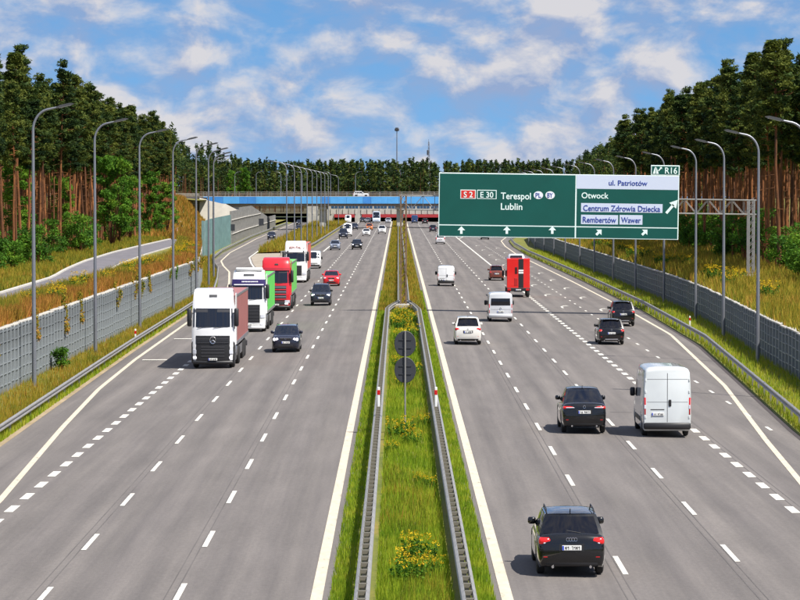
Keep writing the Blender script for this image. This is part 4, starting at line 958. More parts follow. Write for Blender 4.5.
def truck(label, px, py, cab, trailer, style, L=16.0, frame=None, top=3.85, face='front', pos=None, box_h=3.98, dark_top=False, trailer_front=None):
    """tractor unit with a box or curtain-sided semi-trailer; local front at y = 0"""
    X, Y = ground(px, py) if not pos else pos; Z = zr(X)
    t = thing('truck', label, 'truck', (X, Y - 1.35, Z), 0); t.scale = (1, 1, VZ)
    pm = paint(cab, .3)
    LV = [(.30, .16, .93), (.42, .04, .985), (.75, .0, 1), (1.15, .0, 1), (1.85, .05, 1), (2.05, .07, 1), (3.0, .26, .985), (3.12, .31, .975), (3.4, .42, .955), (top - .22, .60, .93), (top - .06, .85, .90), (top, 1.2, .84)]
    yfz = lambda z: float(np.interp(z, [l[0] for l in LV], [l[1] for l in LV])); wz = lambda z: 1.24 * float(np.interp(z, [l[0] for l in LV], [l[2] for l in LV]))
    bow = lambda x: .10 * x * x + .16 * max(0, abs(x) - .8) ** 2 * 12
    def ring(z):
        w, a = wz(z), yfz(z); xs = [-1, -.95, -.85, -.5, 0, .5, .85, .95, 1]; sh = .0
        return [(x * w, a + bow(x), z) for x in xs] + [(w, 2.1, z), (w * .96, 2.3, z), (-w * .96, 2.3, z), (-w, 2.1, z)]
    zs = sorted([l[0] for l in LV] + [1.5, 2.4])
    MB().loft([ring(z) for z in zs]).build('cab', pm, t, smooth=35)
    F = lambda x, z: (x * wz(z), yfz(z) + bow(x), z)
    def fp(name, m, x0, x1, z0, z1, off=.012, thick=.04, nx=8, nz=3, par=None):
        return MB().patch(F, x0, x1, z0, z1, nx, nz, off, thick).build(name, m, par or t, smooth=40)
    fp('windscreen', M['glass'], -.93, .93, 2.06, 2.99, nz=4)
    for x0, x1 in ((-.75, -.05), (.0, .7)): MB().bar(F((x0 + .02), 2.02)[:1] + (F(x0, 2.02)[1] - .03, 2.02), (F(x1, 2.1)[0], F(x1, 2.1)[1] - .03, 2.10), .015).build('wiper', M['black'], t)
    for x in (-.55, .5): fp('sun_blind', M['dgrey'], x - .3, x + .3, 2.80, 2.95, .016, .01, 3, 1)
    if style == 'star':
        fp('lower_fascia', M['black'], -.985, .985, .42, 1.34, .014); fp('bumper_skirt', M['black'], -.985, .985, .30, .42, .014, nz=1)
        fp('grille', M['black'], -.80, .80, 1.26, 1.64, .02)
        for z in (1.29, 1.38, 1.47): fp('grille_slat', M['dgrey'], -.74, .74, z - .018, z + .018, .05, .04, 8, 1)
        c = F(0, 1.42); MB().loft(torus_rings((0, 1.42), .17, .022, c[1] - .06), False).build('badge', M['chrome'], t, smooth=60)
        b = MB(); [b.bar((0, c[1] - .06, 1.42), (.17 * math.sin(a), c[1] - .06, 1.42 + .17 * math.cos(a)), .022) for a in (0, 2.094, 4.189)]; b.build('badge_spoke', M['chrome'], t)
        for z in (.62, .78, .94, 1.08): fp('fascia_slat', M['dgrey'], -.55, .55, z - .02, z + .02, .03, .03, 6, 1)
        hz, hx = .84, (.78, .94)
        fp('roof_lamp', M['dgrey'], -.2, .2, top - .42, top - .30, .02)
    elif style == 'visor':
        v = MB(); v.patch(F, -.97, .97, 2.88, 3.26, 8, 2, .12, .14); vo = v.build('sun_visor', mat('visor_violet', (.03, .02, .10), .35, coat=.5), t, smooth=40)
        b = MB(); r_ = random.Random(5); x = -.42
        while x < .5:
            w = r_.choice((.03, .05, .045)); b.patch(F, x, x + w, 3.08, 3.15, 1, 1, .125, .01); x += w + .02
        b.build('lettering', M['white'], vo)
        fp('visor_edge', M['white'], -.86, .86, 2.92, 2.98, .126, .02, 8, 1)
        fp('grille', M['black'], -.62, .66, .62, 1.72, .016)
        for k in range(5): fp('grille_slat', M['dgrey'], -.58, .62, .72 + k * .2, .75 + k * .2, .035, .03, 6, 1)
        hz, hx = 1.0, (.70, .97)
        fp('roof_lamp_bar', M['sign_back'], -.34, .34, top - .36, top - .24, .03)
        MB().cbox(-1.0, 1.0, .75, 1.3, top - .04, top + .16, .06).build('roof_spoiler', pm, t, smooth=50)
    elif style == 'slats':
        fp('grille', M['dgrey'], -.72, .72, .78, 1.86, .014)
        for k in range(6): fp('grille_slat', M['rim'] if k % 2 else pm, -.70, .70, .84 + k * .175, .91 + k * .175, .05, .05, 6, 1)
        fp('lower_fascia', M['dgrey'], -.97, .97, .36, .74, .016)
        hz, hx = .70, (.62, .95)
        sh = MB().patch(F, -.95, .95, 2.96, 3.14, 8, 1, .10, .12).build('sun_visor', paint((.40, .02, .03), .3), t, smooth=40)
        fp('roof_lamp', M['black'], -.1, .16, 3.36, 3.46, .03)
    else:
        fp('windscreen_band', M['black'], -.985, .985, 2.70, 3.08, .008)
        fp('roof_chin', pm, -.66, .66, 2.92, 3.14, .03)
        fp('grille', M['black'], -.55, .55, .72, 1.66, .016)
        for k in range(5): fp('grille_slat', M['dgrey'], -.52, .52, .84 + k * .17, .88 + k * .17, .04, .03, 6, 1)
        hz, hx = .88, (.62, .95)
        x, y, z = F(-.52, 3.30); me = text_mesh('BOV-TIAL', .30, mat('lettering_red', (.35, .10, .08), .5), 'lettering', 1.30, .01); o = link('lettering', me, t, (x - .06, y - .06, z)); o.rotation_euler = (-.33, 0, 0)
        b = MB(); b.bar((.86, F(.7, 3.35)[1] - .03, 3.34), (.92, F(.7, 3.3)[1] - .03, 3.28), .03); b.bar((.92, F(.7, 3.3)[1] - .03, 3.28), (1.04, F(.8, 3.45)[1] - .03, 3.46), .03); b.build('tick_mark', M['sign_back'], t)
    for sd in (-1, 1):
        x0, x1 = sorted((sd * hx[0], sd * hx[1]))
        h = fp('headlight', M['lamp_lens'], x0, x1, hz - .09, hz + .10, .03, .05, 3, 2)
        fp('fog_lamp', M['lamp_lit'], x0, x1 - .1 * (sd > 0) , .50, .60, .026, .05, 3, 1)
        MB().cbox(sd * 1.38 - .13, sd * 1.38 + .13, .05, .32, 2.1, 3.0, .06).build('mirror', M['black'], t, smooth=50)
        MB().bar((sd * 1.18, .35, 2.75), (sd * 1.35, .2, 2.75), .03).build('mirror_arm', M['black'], t)
        sf = lambda v, u: (sd * (wz(2.0) - .004 * u), .45 + v * .95 - (0), 1.95 + u * .75)
        MB().patch(sf, 0, 1, 0, 1, 2, 2, .012, .03, sd).build('side_window', M['glass'], t)
        MB().cbox(sd * 1.20 - .06, sd * 1.20 + .06, .7, 1.5 + .9, .35, .75, .03).build('step', M['dgrey'], t)
        MB().cbox(sd * 1.0 - .24, sd * 1.0 + .24, 2.5, 3.7, .45, 1.05, .1).build('fuel_tank', M['rim'], t, smooth=50)
        MB().cbox(sd * 1.235 - .02, sd * 1.235 + .03, 2.0, 2.9, 1.1, top - .25, .02).build('side_fairing', pm, t)
        if style == 'star': MB().cbox(sd * 1.23 - .03, sd * 1.23 + .025, .12, .80, .30, 1.30, .02).build('corner_trim', M['black'], t)
        for y in (1.35, 5.0): add_wheel(t, sd * 1.06, y, .5, .34 if y < 2 else .5, False)
        for y in (10.6, 11.9, 13.2): add_wheel(t, sd * 1.05, y, .5, .38, False)
    MB().cbox(-1.2, 1.2, .02, .5, .22, .40, .06).build('bumper', M['black'] if style in ('star', 'slats') else pm, t, smooth=50)
    plate_on(t, F(0, .5)[1] - .05, .47, -1)
    MB().box(-.42, .42, 2.3, 15.4, .85, 1.12).build('chassis', M['dgrey'], t)
    y1 = 2.95 + 13.2
    tm = mat('curtain', trailer, .55, var=.08, vscale=1.2)
    MB().cbox(-1.25, 1.25, 3.0, y1, 1.15, box_h, .03).build('trailer_box', tm, t)
    if trailer_front: MB().box(-1.24, 1.24, 2.97, 3.01, 1.2, box_h - .05).build('headboard', mat('headboard', trailer_front, .5), t)
    fr = frame or M['rim']
    for sd in (-1, 1):
        MB().cbox(sd * 1.262 - .02, sd * 1.262 + .02, 2.98, y1 + .02, 1.08, 1.26, .01).build('side_rail', fr, t)
        MB().cbox(sd * 1.258 - .016, sd * 1.258 + .016, 2.98, y1 + .02, box_h - .12, box_h + .015, .01).build('top_rail', fr, t)
        for y in np.arange(3.0, y1, 1.1 if style != 'star' else .55): MB().box(sd * 1.252 - .008, sd * 1.252 + .008, y, y + .05, 1.26, box_h - .12).build('curtain_strap', tm, t)
        MB().box(sd * 1.18, sd * 1.2, 5.9, 9.8, .42, .9).build('side_guard', M['rim'], t)
    MB().cbox(-1.2, 1.2, y1 - .1, y1, .45, .75, .03).build('underrun_bar', M['dgrey'], t)
    return t

# --- the trucks
truck('white truck cab with a three-pointed star on its dark grille, pulling a pinkish brown trailer', 214, 367.5, (.80, .80, .80), (.33, .13, .12), 'star', trailer_front=(.25, .12, .11), top=3.96, box_h=3.60)
truck('white truck with violet sun visor pulling a bright green trailer behind the brown-trailer truck', 249.5, 331.5, (.80, .80, .78), (.12, .55, .10), 'visor', top=3.86, box_h=3.45)
truck('red truck cab with slatted grille pulling a green trailer', 276.5, 310.5, (.60, .02, .03), (.16, .52, .12), 'slats', top=3.92, box_h=3.5)
truck('white high-roofed truck with lettering above its windscreen pulling a red trailer', 296, 282.5, (.82, .81, .80), (.55, .13, .11), 'chin', top=4.0, box_h=3.72)

# --- oncoming cars
K_ = (.005, .005, .006); NAVY = (.016, .019, .035); GREY = (.20, .21, .23); WHITE = (.78, .78, .77); SILV = (.50, .51, .52)
car('dark blue estate car with lit headlights and roof rails beside the white star-badged truck', 'car', 286, 352, 'front', NAVY, 4.6, 1.82, 1.42, rails=2, head='round', lit=True, ws=(.30, .44))
car('dark off-road car with roof rack and big headlights following the blue estate car', 'car', 320.8, 305.5, 'front', (.020, .024, .04), 4.5, 1.86, 1.62, hood=1.00, belt=1.04, wr=.36, gnd=.24, rails=2, head='wide', lit=True, cladding=True, name='off_road_car')
car('bright red hatchback in the oncoming lanes behind the dark off-road car', 'car', 331.3, 286, 'front', (.62, .015, .02), 4.4, 1.84, 1.42, lit=False)
van('white van half hidden behind the white truck with the red trailer', 313.6, 268.5, 'front', WHITE, 4.9, 1.9, 1.95, nose=1.0)
car('silver-blue car behind the oncoming red hatchback on the lane line', 'car', 335, 250, 'front', (.20, .23, .30), 4.4, 1.80, 1.46)
car('dark car alone in the middle oncoming lane beyond the red hatchback', 'car', 356.8, 249.5, 'front', K_, 4.5, 1.83, 1.5, lit=True)
car('dark pick-up style off-roader in front of the tall white van', 'car', 343.2, 238.8, 'front', NAVY, 4.8, 1.95, 1.85, hood=1.12, belt=1.15, wr=.38, gnd=.27, name='off_road_car')
van('tall white van following the dark off-roader in the oncoming lanes', 347.6, 236.4, 'front', WHITE, 5.4, 2.0, 2.5)
car('dark saloon beside the tall white van in the oncoming lanes', 'car', 354.6, 229.8, 'front', NAVY, 4.5, 1.83, 1.46)
car('white saloon with dark windscreen before the blue bridge', 'car', 366.3, 236, 'front', WHITE, 4.4, 1.80, 1.45)
car('dark orange car on the lane line just past the blue bridge', 'car', 369.3, 230.2, 'front', (.55, .16, .03), 4.3, 1.80, 1.5)
car('white off-road car in the oncoming lane next to the median', 'car', 382, 233.8, 'front', WHITE, 4.6, 1.88, 1.72, hood=1.05, belt=1.08, wr=.36, gnd=.24, name='off_road_car')
van('white van deep in the queue beside the portal pillar', 348, 223.5, 'front', WHITE, 5.2, 2.0, 2.3)
car('dark car under the red beam beside the portal pillar', 'car', 362.5, 222.6, 'front', K_, 4.5, 1.83, 1.46)
car('grey car beside the pale bus under the red beam', 'car', 368, 222.9, 'front', GREY, 4.5, 1.83, 1.46)
van('tall pale blue bus under the red beam of the portal', 376.4, 223.0, 'front', (.55, .62, .72), 9.0, 2.5, 3.1, nose=.35, cat='bus', name='bus', wr=.46)
car('light grey car under the red beam next to the median', 'car', 388.3, 223.3, 'front', (.42, .44, .50), 4.5, 1.83, 1.5)
# --- ramp cars
car('dark blue car driving along the ramp beside the grey noise barrier', 'car', 271.3, 239.6, 'front', NAVY, 4.4, 1.8, 1.45, yaw=.02)
car('dark car far up the ramp just before the bridge', 'car', 299, 225.5, 'front', K_, 4.4, 1.8, 1.5)
car('dark car on the ramp between the bridge and the noise barrier', 'car', 299, 231.8, 'front', NAVY, 4.4, 1.8, 1.45)
# --- outbound vehicles
car('black estate car with red tail lights and silver ring badge, alone in its lane', 'car', 570.5, 575, 'rear', K_, 4.55, 1.84, 1.44, rails=2, tail='wide', badge='rings', rear_lit=True, rw=(.13, .025), spoiler=False)
car('black sloping-roofed sports off-roader next to the tall white panel van', 'car', 583.5, 433, 'rear', K_, 4.75, 1.92, 1.62, hood=1.0, belt=1.08, wr=.37, gnd=.24, tail='slim', rear_lit=True, rw=(.30, .04), name='off_road_car', spoiler=False, taper=.74)
van('tall white panel van with blank rear doors and dark bumper', 665.5, 436, 'rear', (.60, .63, .63), 5.6, 2.05, 2.52, yaw=.0)
car('black hatchback with red tail lights behind a black off-road car in the exit lane', 'car', 611, 344.5, 'rear', K_, 4.3, 1.80, 1.50, tail='corner', rear_lit=True, cladding=True)
car('black off-road car with bright bumper strip in the outer exit lane', 'car', 622.8, 326, 'rear', K_, 4.5, 1.86, 1.66, hood=1.02, belt=1.08, wr=.36, gnd=.24, tail='corner', cladding=True, name='off_road_car')
car('pearl white hatchback with magenta-red tail lights in the lane by the median', 'car', 467.8, 344.5, 'rear', (.70, .68, .63), 4.35, 1.82, 1.58, tail='wide', belt=1.02, wr=.34, gnd=.2)
van('silver people-carrier van with tinted rear window in the middle outbound lane', 500.2, 321.5, 'rear', (.55, .56, .58), 4.9, 1.92, 1.95, nose=1.0, rear_glass=True, side_glass=True, lights='tall', bumper=paint((.55, .56, .58), .35))
van('small white delivery van with windowless doors in the lane by the median', 446, 286, 'rear', (.74, .75, .76), 4.5, 1.85, 1.85, nose=1.0, lights='tall', marks=True)
car('brownish red hatchback beside the red box truck', 'car', 496.6, 280.5, 'rear', (.17, .045, .03), 4.1, 1.76, 1.5, tail='corner', glass_roof=True)
car('pale silver estate car driving away below the left end of the big sign', 'car', 440.3, 244, 'rear', (.62, .62, .64), 4.5, 1.83, 1.62, rails=1, tail='tall', belt=1.02)
car('black car in the exit lanes just below the big green sign', 'car', 485, 239.5, 'rear', K_, 4.4, 1.8, 1.5)
car('dark car driving away beyond the pale silver estate', 'car', 433, 232, 'rear', NAVY, 4.5, 1.83, 1.5)
van('dark blue van under the red beam in the outbound lanes', 414.6, 223.6, 'rear', (.02, .05, .14), 5.2, 2.0, 2.2)
car('dark saloon under the red beam beside the dark blue van', 'car', 425, 224, 'rear', K_, 4.5, 1.83, 1.46)
car('white car driving across the blue bridge', 'car', 0, 0, 'front', WHITE, 4.4, 1.8, 1.48, pos=((361 - VX) * 811 / FPX, 811, 8.25), yaw=math.pi / 2)

# --- red box truck seen from behind
X, Y = ground(518, 297)
t = thing('box_truck', 'bright red box truck with a black band down its rear door', 'truck', (X, Y, zr(X))); t.scale = (1, 1, VZ)
RED = paint((.72, .018, .015), .4)
MB().cbox(-1.12, 1.12, -.9, 4.2, .75, 3.22, .04).build('cargo_box', RED, t)
MB().cbox(.04, .50, -.925, -.88, .80, 3.19, .01).build('black_band', M['black'], t)
for z in (2.03, 2.22): MB().cbox(.02, .50, -.935, -.9, z - .07, z + .07, .01).build('white_mark', M['white'], t)
MB().cbox(-.34, -.10, -.925, -.88, 1.95, 2.5, .05).build('dark_emblem', mat('maroon', (.05, .004, .005), .5), t)
MB().cbox(-.40, -.08, -.92, -.88, .95, 1.6, .05).build('door_panel', mat('dark_red', (.42, .012, .012), .5), t)
MB().box(-.005, .01, -.91, -.89, .8, 3.18).build('door_seam', M['dgrey'], t)
MB().cbox(-1.14, 1.14, -.95, -.7, .50, .78, .03).build('rear_bumper', M['black'], t)
for sd in (-1, 1):
    MB().cbox(sd * .9 - .17, sd * .9 + .17, -.98, -.93, .56, .72, .02).build('tail_light', M['red_lens'], t)
    add_wheel(t, sd * .95, 0, .40, .34, True); add_wheel(t, sd * .98, 3.9, .40, .24, True)
    MB().cbox(sd * 1.28 - .1, sd * 1.28 + .1, 5.2, 5.4, 1.6, 2.1, .04).build('mirror', M['black'], t)
cabr = [[(x * w, y, z) for x, z in ((-1, z0), (1, z0), (1, z1 - .2), (.85, z1), (-.85, z1), (-1, z1 - .2))] for y, w, z0, z1 in ((4.25, 1.05, .5, 2.5), (4.6, 1.05, .5, 2.6), (5.2, 1.03, .5, 2.55), (5.7, 1.0, .5, 1.6), (6.3, .92, .45, 1.2))]
MB().loft(cabr).build('cab', paint((.7, .7, .72), .3), t, smooth=40)
MB().cbox(-.85, .85, 4.2, 5.2, 2.4, 3.5, .25).build('wind_deflector', paint((.7, .72, .78), .3), t, smooth=50)
MB().cbox(-.60, .60, 4.1, 4.25, 3.1, 3.38, .04).build('deflector_opening', M['glass'], t)
MB().box(-.4, .4, -.6, 5.6, .45, .7).build('chassis', M['dgrey'], t); plate_on(t, -.97, .62, -1)

# ------------------------------------------------------------------ vegetation
def cards(cent, rad, n, size, flat=.6, r=rng, asp=.42):
    """n pointed leaf cards scattered through an ellipsoid; returns (n*4, 3)"""
    d = r.normal(size=(n, 3)); d /= np.linalg.norm(d, axis=1)[:, None]; d *= (r.random(n) ** .45)[:, None]
    p = np.asarray(cent) + d * np.asarray(rad)
    a = r.normal(size=(n, 3)); a[:, 2] = a[:, 2] * flat + .25; a /= np.linalg.norm(a, axis=1)[:, None]
    b = np.cross(a, r.normal(size=(n, 3))); b /= np.linalg.norm(b, axis=1)[:, None]
    s = size * (.6 + .8 * r.random(n))[:, None]
    out = np.empty((n, 4, 3)); out[:, 0] = p - a * s; out[:, 1] = p + b * s * asp; out[:, 2] = p + a * s; out[:, 3] = p - b * s * asp
    return out.reshape(-1, 3)
def pine_variant(h, seed, ncl=84, per=92, size=.17):
    r = np.random.default_rng(seed); lean = r.normal(size=2) * .25
    tr = MB(); pts = []; rad = []
    for k in range(7):
        f = k / 6; pts.append((lean[0] * f * f + .05 * math.sin(k * 2 + seed), lean[1] * f * f, h * .95 * f - .3)); rad.append(.125 * (1 - .78 * f) + .02)
    tr.tube(pts, rad, 7)
    c0 = .54 + .16 * r.random(); V = []; rnd = []
    for k in range(ncl):
        f = c0 + (1 - c0) * (k + r.random()) / ncl
        e = (f - c0) / (1 - c0); env = ((.45 + 1.55 * min(1, e * 3.2)) * (1 - e) ** .62 + .12) * (.68 + .5 * r.random())
        a = r.random() * 6.283; q = env * (.35 + .65 * r.random())
        base = Vector((float(np.interp(f * h, [p[2] for p in pts], [p[0] for p in pts])), float(np.interp(f * h, [p[2] for p in pts], [p[1] for p in pts])), f * h - .35))
        c = Vector((base.x + q * math.cos(a), base.y + q * math.sin(a), f * h + .25 * r.normal()))
        if k % 2 == 0 and f < .93: tr.tube([base, (base + c) / 2 + Vector((0, 0, -.05)), c], [.05, .03, .012], 4)
        n = int(per * (.6 + .8 * r.random())); rr = .26 + .32 * r.random()
        V.append(cards(c, (rr, rr, rr * .55), n, size, r=r, asp=.28)); rnd.append(np.clip(.5 + .28 * r.normal() + .16 * r.normal(size=n), 0, 1))
    for k in range(4):                                # dead stubs on the bare trunk
        f = .25 + .25 * r.random(); a = r.random() * 6.28; b = Vector((pts[0][0], pts[0][1], f * h)); tr.tube([b, b + Vector((math.cos(a) * .9, math.sin(a) * .9, -.1))], [.03, .008], 4)
    return tr.mesh('trunk', M['trunk'], 60), np_mesh('crown', np.vstack(V), 4, M['needles'], np.concatenate(rnd))
PV = [pine_variant(h, 20 + i) for i, h in enumerate((17.2, 16.4, 17.8, 16.8, 18.4, 15.8, 17.4, 18.0))]
FXL = interp([(150, -29.5), (215, -30.5), (300, -32.5), (400, -35), (500, -37.5), (560, -42), (650, -49), (780, -59)])
FXR = interp([(150, 30.5), (200, 32), (300, 33.5), (400, 35), (500, 38), (600, 41), (700, 44), (790, 47)])
def in_view(x, y, m=34): return -m < VX + x / y * FPX < 800 + m
def scatter(fx, side, y0, y1, depth, dmin):
    pts = []; cell = {}
    r = random.Random(11 + side); tries = 0
    while tries < 22000:
        tries += 1
        y = y0 + (y1 - y0) * r.random(); q = depth * r.random() ** 1.25; x = fx(y) + side * (q + .6 * r.random())
        if not in_view(x, y): continue
        key = (int(x // dmin), int(y // dmin))
        if any((x - a) ** 2 + (y - b) ** 2 < dmin ** 2 for i in (-1, 0, 1) for j in (-1, 0, 1) for a, b in cell.get((key[0] + i, key[1] + j), [])): continue
        cell.setdefault(key, []).append((x, y)); pts.append((q, x, y))
    return pts
def far_tree(V, RN, T, F, x, y, z, h, r, n=150, size=.6):
    c0 = .42 if y > 800 else .53
    for k in range(9):
        e = (k + .5) / 9; f = c0 + (1 - c0) * e; env = (.6 + 1.5 * min(1, e * 3.2)) * (1 - e) ** .6 + .15
        V.append(cards((x + r.normal() * env * .45, y + r.normal() * env * .45, z + f * h), (env * .75, env * .75, h * .06), n // 9, size, r=r, asp=.34)); RN.append(np.clip(.5 + .3 * r.normal() + .15 * r.normal(size=n // 9), 0, 1))
    b = len(T); w = .06 + .08 * r.random(); lx, ly = r.normal() * .35, r.normal() * .35
    for k in range(5):
        a = k * 1.2566; T.append((x + w * math.cos(a), y + w * math.sin(a), z - .3))
    for k in range(5):
        a = k * 1.2566; T.append((x + lx + .4 * w * math.cos(a), y + ly + .4 * w * math.sin(a), z + h * .93))
    for k in range(5): F.append((b + k, b + (k + 1) % 5, b + 5 + (k + 1) % 5, b + 5 + k))
def plant_wood(fx, side, zf, lab, grp, y1, stuff_label, dh):
    pts = sorted(scatter(fx, side, 170, y1, 48, 2.5), key=lambda p: p[0] * 12 + p[2] * .55)
    r = random.Random(5); g = np.random.default_rng(77 + side); V, RN, T, F = [], [], [], []
    for i, (q, x, y) in enumerate(pts):
        z = zf(x, y)
        if side > 0 and 222 < y < 256 and x < 39: continue
        if i < 148:
            tr, cr_ = PV[r.randrange(len(PV))]; s = r.uniform(.88, 1.08) * dh * (1 - .22 * sm(420, 640, y))
            t = thing('pine_tree', lab, 'tree', (x, y, z - .1), r.random() * 6.28, grp); k_ = r.uniform(.85, 1.25); t.scale = (s * k_, s * k_, s); t.rotation_euler = (r.gauss(0, .022), r.gauss(0, .022), r.random() * 6.28)
            link('trunk', tr, t); link('crown', cr_, t)
        elif i < 900: far_tree(V, RN, T, F, x, y, z, 16.6 * r.uniform(.88, 1.10) * dh * (1 - .22 * sm(420, 640, y)), g, 360, .30)
    t = thing('pine_wood', stuff_label, 'wood', (0, 0, 0)); t['kind'] = 'stuff'
    o = link('crowns', np_mesh('crowns', np.vstack(V), 4, M['needles'], np.concatenate(RN)), t); tag(o, kind='stuff')
    b = MB(); b.v = T; b.f = F; tag(b.build('trunks', M['trunk'], t), kind='stuff')
plant_wood(FXL, -1, zbl, 'tall pine with bare sunlit orange trunk at the wood edge above the service road', 'pines above the service road', 775, 'deeper rows of pines behind the sunlit wood edge', .95)
plant_wood(FXR, 1, zbr, 'tall pine with bare shaded trunk at the wood edge above the dark gabion wall', 'pines above the shaded wall', 785, 'deeper rows of pines behind the shaded wood edge', 1.07)
# far wood behind the bridge
g = np.random.default_rng(5); V, RN, T, F = [], [], [], []
for i in range(950):
    y = 1040 + 190 * g.random() ** 1.3; px = -20 + 840 * g.random(); x = (px - VX) * y / FPX
    far_tree(V, RN, T, F, x, y, 2.5, 17.3 * (1 + .04 * g.normal()) + (y - 1040) * .010, g, 180, .62)
for i in range(140):                                   # wood beyond the ramp and round the bridge approach
    y = 850 + 150 * g.random(); x = -50 - 70 * g.random() if i % 3 else 62 + 80 * g.random()
    far_tree(V, RN, T, F, x, y, (8.0 if x < -58 else 6.0) if x < 0 else 4, (16.8 if x < -58 else 15) * (1 + .06 * g.normal()), g, 260, .5)
t = thing('far_wood', 'far dark wood closing the view behind the blue bridge', 'wood'); t['kind'] = 'stuff'
tag(link('crowns', np_mesh('crowns', np.vstack(V), 4, M['needles'], np.concatenate(RN)), t), kind='stuff')
b = MB(); b.v = T; b.f = F; tag(b.build('trunks', M['trunk'], t), kind='stuff')
tag(MB().box(-420, 420, 1262, 1264, -1, 12).build('distant_wood_edge', M['forest_floor']), kind='stuff', label='dark closed edge of the far wood', cat='wood')
strip('far_wood_floor', [1000, 1040, 1100, 1300], [(-500, 2.4), (0, 2.4), (500, 2.4)], M['forest_floor'])

# shrubs at the wood edges
def shrub_variant(seed, h=2.6, n=950, w=1.0, ncl=16, leaf=.13):
    r = np.random.default_rng(seed); V = []; RN = []; st = MB()
    for k in range(ncl):
        a = r.random() * 6.283; q = .9 * w * r.random() ** .6; f = .25 + .75 * r.random(); c = (q * math.cos(a) * (1.25 - .5 * f), q * math.sin(a) * (1.25 - .5 * f), f * h)
        V.append(cards(c, (.5, .5, .42), n // ncl, leaf, .9, r)); RN.append(np.clip(.5 + .25 * r.normal() + .2 * r.normal(size=n // ncl), 0, 1))
        if k % 3 == 0: st.tube([(0, 0, -.1), (c[0] * .4, c[1] * .4, c[2] * .5), c], [.05, .03, .01], 5)
    return st.mesh('stem', M['trunk'], 60), np_mesh('foliage', np.vstack(V), 4, M['leaves'], np.concatenate(RN))
SV = [shrub_variant(60 + i, h) for i, h in enumerate((2.4, 3.2, 2.0, 4.2))] + [shrub_variant(90, 9.0, 6600, 2.1, 66, .15), shrub_variant(91, 7.5, 5400, 1.7, 54, .15)]
def shrub(x, y, z, s, lab, grp, v=None):
    st, fo = SV[random.randrange(4) if v is None else v]; t = thing('shrub', lab, 'shrub', (x, y, z - .05), random.random() * 6.28, grp); t.scale = (s * random.uniform(.8, 1.3), s * random.uniform(.8, 1.3), s); link('stem', st, t); link('foliage', fo, t)
r = random.Random(8)
for i in range(70):
    y = 205 + 300 * r.random() ** 1.5; x = FXL(y) + 1.6 - 4.5 * r.random()
    if in_view(x, y, 20): shrub(x, y, zbl(x, y), r.uniform(.65, 1.15), 'bright green leafy shrub at the foot of the sunlit pines', 'shrubs under the sunlit pines')
for i in range(150):
    y = 205 + 380 * r.random() ** 1.3; x = FXR(y) - 1.0 + 4.5 * r.random()
    if in_view(x, y, 20): shrub(x, y, zbr(x, y), r.uniform(.7, 1.25), 'dark green leafy shrub at the foot of the shaded pines', 'shrubs under the shaded pines')
for px, yy, s in ((112, 330, 1.1), (119, 348, .9), (16, 262, .95), (150, 420, 1.0), (168, 440, .85), (62, 300, .8), (130, 376, .9)):
    x = (px - VX) * yy / FPX; t = shrub(x, yy, zbl(x, yy), s, 'young bright green leafy tree growing among the sunlit pine trunks', 'young leafy trees among the pines', 4 + (px % 2))
xg, yg = -19.5, 172
shrub(xg, yg, zr(xg) + .15, .62, 'leafy green bush growing against the foot of the sunlit gabion wall', None, 2)
for px, d, hs in ((231, 850, 2.2), (245, 856, 2.4), (350, 960, 1.0)): shrub((px - VX) * d / FPX, d, 7.5 if d < 900 else 5, hs * .5, 'rounded dark green tree standing behind the bridge railing', 'round trees behind the bridge', 5)

# grass: blades as one object per sward
def sward(name, label, pts, h, w, m, lean=.35):
    """pts (n,3); three-cornered blades"""
    n = len(pts); a = rng.random(n) * 6.283; hh = h * (.45 + .9 * rng.random(n)) if np.isscalar(h) else h * (.5 + .9 * rng.random(n)); ww = w
    dx, dy = np.cos(a), np.sin(a); b = rng.random(n) * 6.283; l = lean * rng.random(n) * hh
    V = np.empty((n, 3, 3)); V[:, 0] = pts; V[:, 1] = pts; V[:, 2] = pts
    V[:, 0, 0] -= dx * ww; V[:, 0, 1] -= dy * ww; V[:, 1, 0] += dx * ww; V[:, 1, 1] += dy * ww
    V[:, 2, 0] += np.cos(b) * l; V[:, 2, 1] += np.sin(b) * l; V[:, 2, 2] += hh; V[:, :2, 2] -= .03
    sc = (pts[:, 0] * 1.7).astype(int) * 31 + (pts[:, 1] * .6).astype(int) * 17
    rn = np.clip(.65 * rng.random(n) + .35 * ((np.sin(sc * 12.9898) * 43758.5453) % 1), 0, 1)
    return tag(link(name, np_mesh(name, V.reshape(-1, 3), 3, m, rn)), label, 'grass', kind='stuff')
def band(n, fx0, fx1, fz, y0, y1, near=1.6):
    u = rng.random(n) ** near; y = y0 + (y1 - y0) * u; x0 = np.array([fx0(q) for q in y]); x1 = np.array([fx1(q) for q in y]); x = x0 + (x1 - x0) * rng.random(n)
    return np.stack([x, y, np.array([fz(a, b) for a, b in zip(x, y)])], 1)
c2 = lambda v: (lambda y: v)
zm = lambda x, y: .03 + .06 * math.exp(-((x - .4) / .9) ** 2)
P1 = band(46000, c2(-.55), c2(1.38), zm, 66, 250, 2.1); sward('median_grass', 'green tall grass between the two median guardrails', P1, .30, .012 + .02 * (P1[:, 1] - 66) / 180, M['blades_green'])
P1d = band(9000, c2(-.5), c2(1.3), zm, 66, 250, 1.8); k_ = (np.sin(P1d[:, 1] * .21) + np.sin(P1d[:, 1] * .083 + P1d[:, 0] * 1.7) > .2); P1d = P1d[k_]; sward('dry_median_grass', 'patches of orange dry grass between the median guardrails', P1d, .42, .012 + .02 * (P1d[:, 1] - 66) / 180, M['blades_dry'], .5)
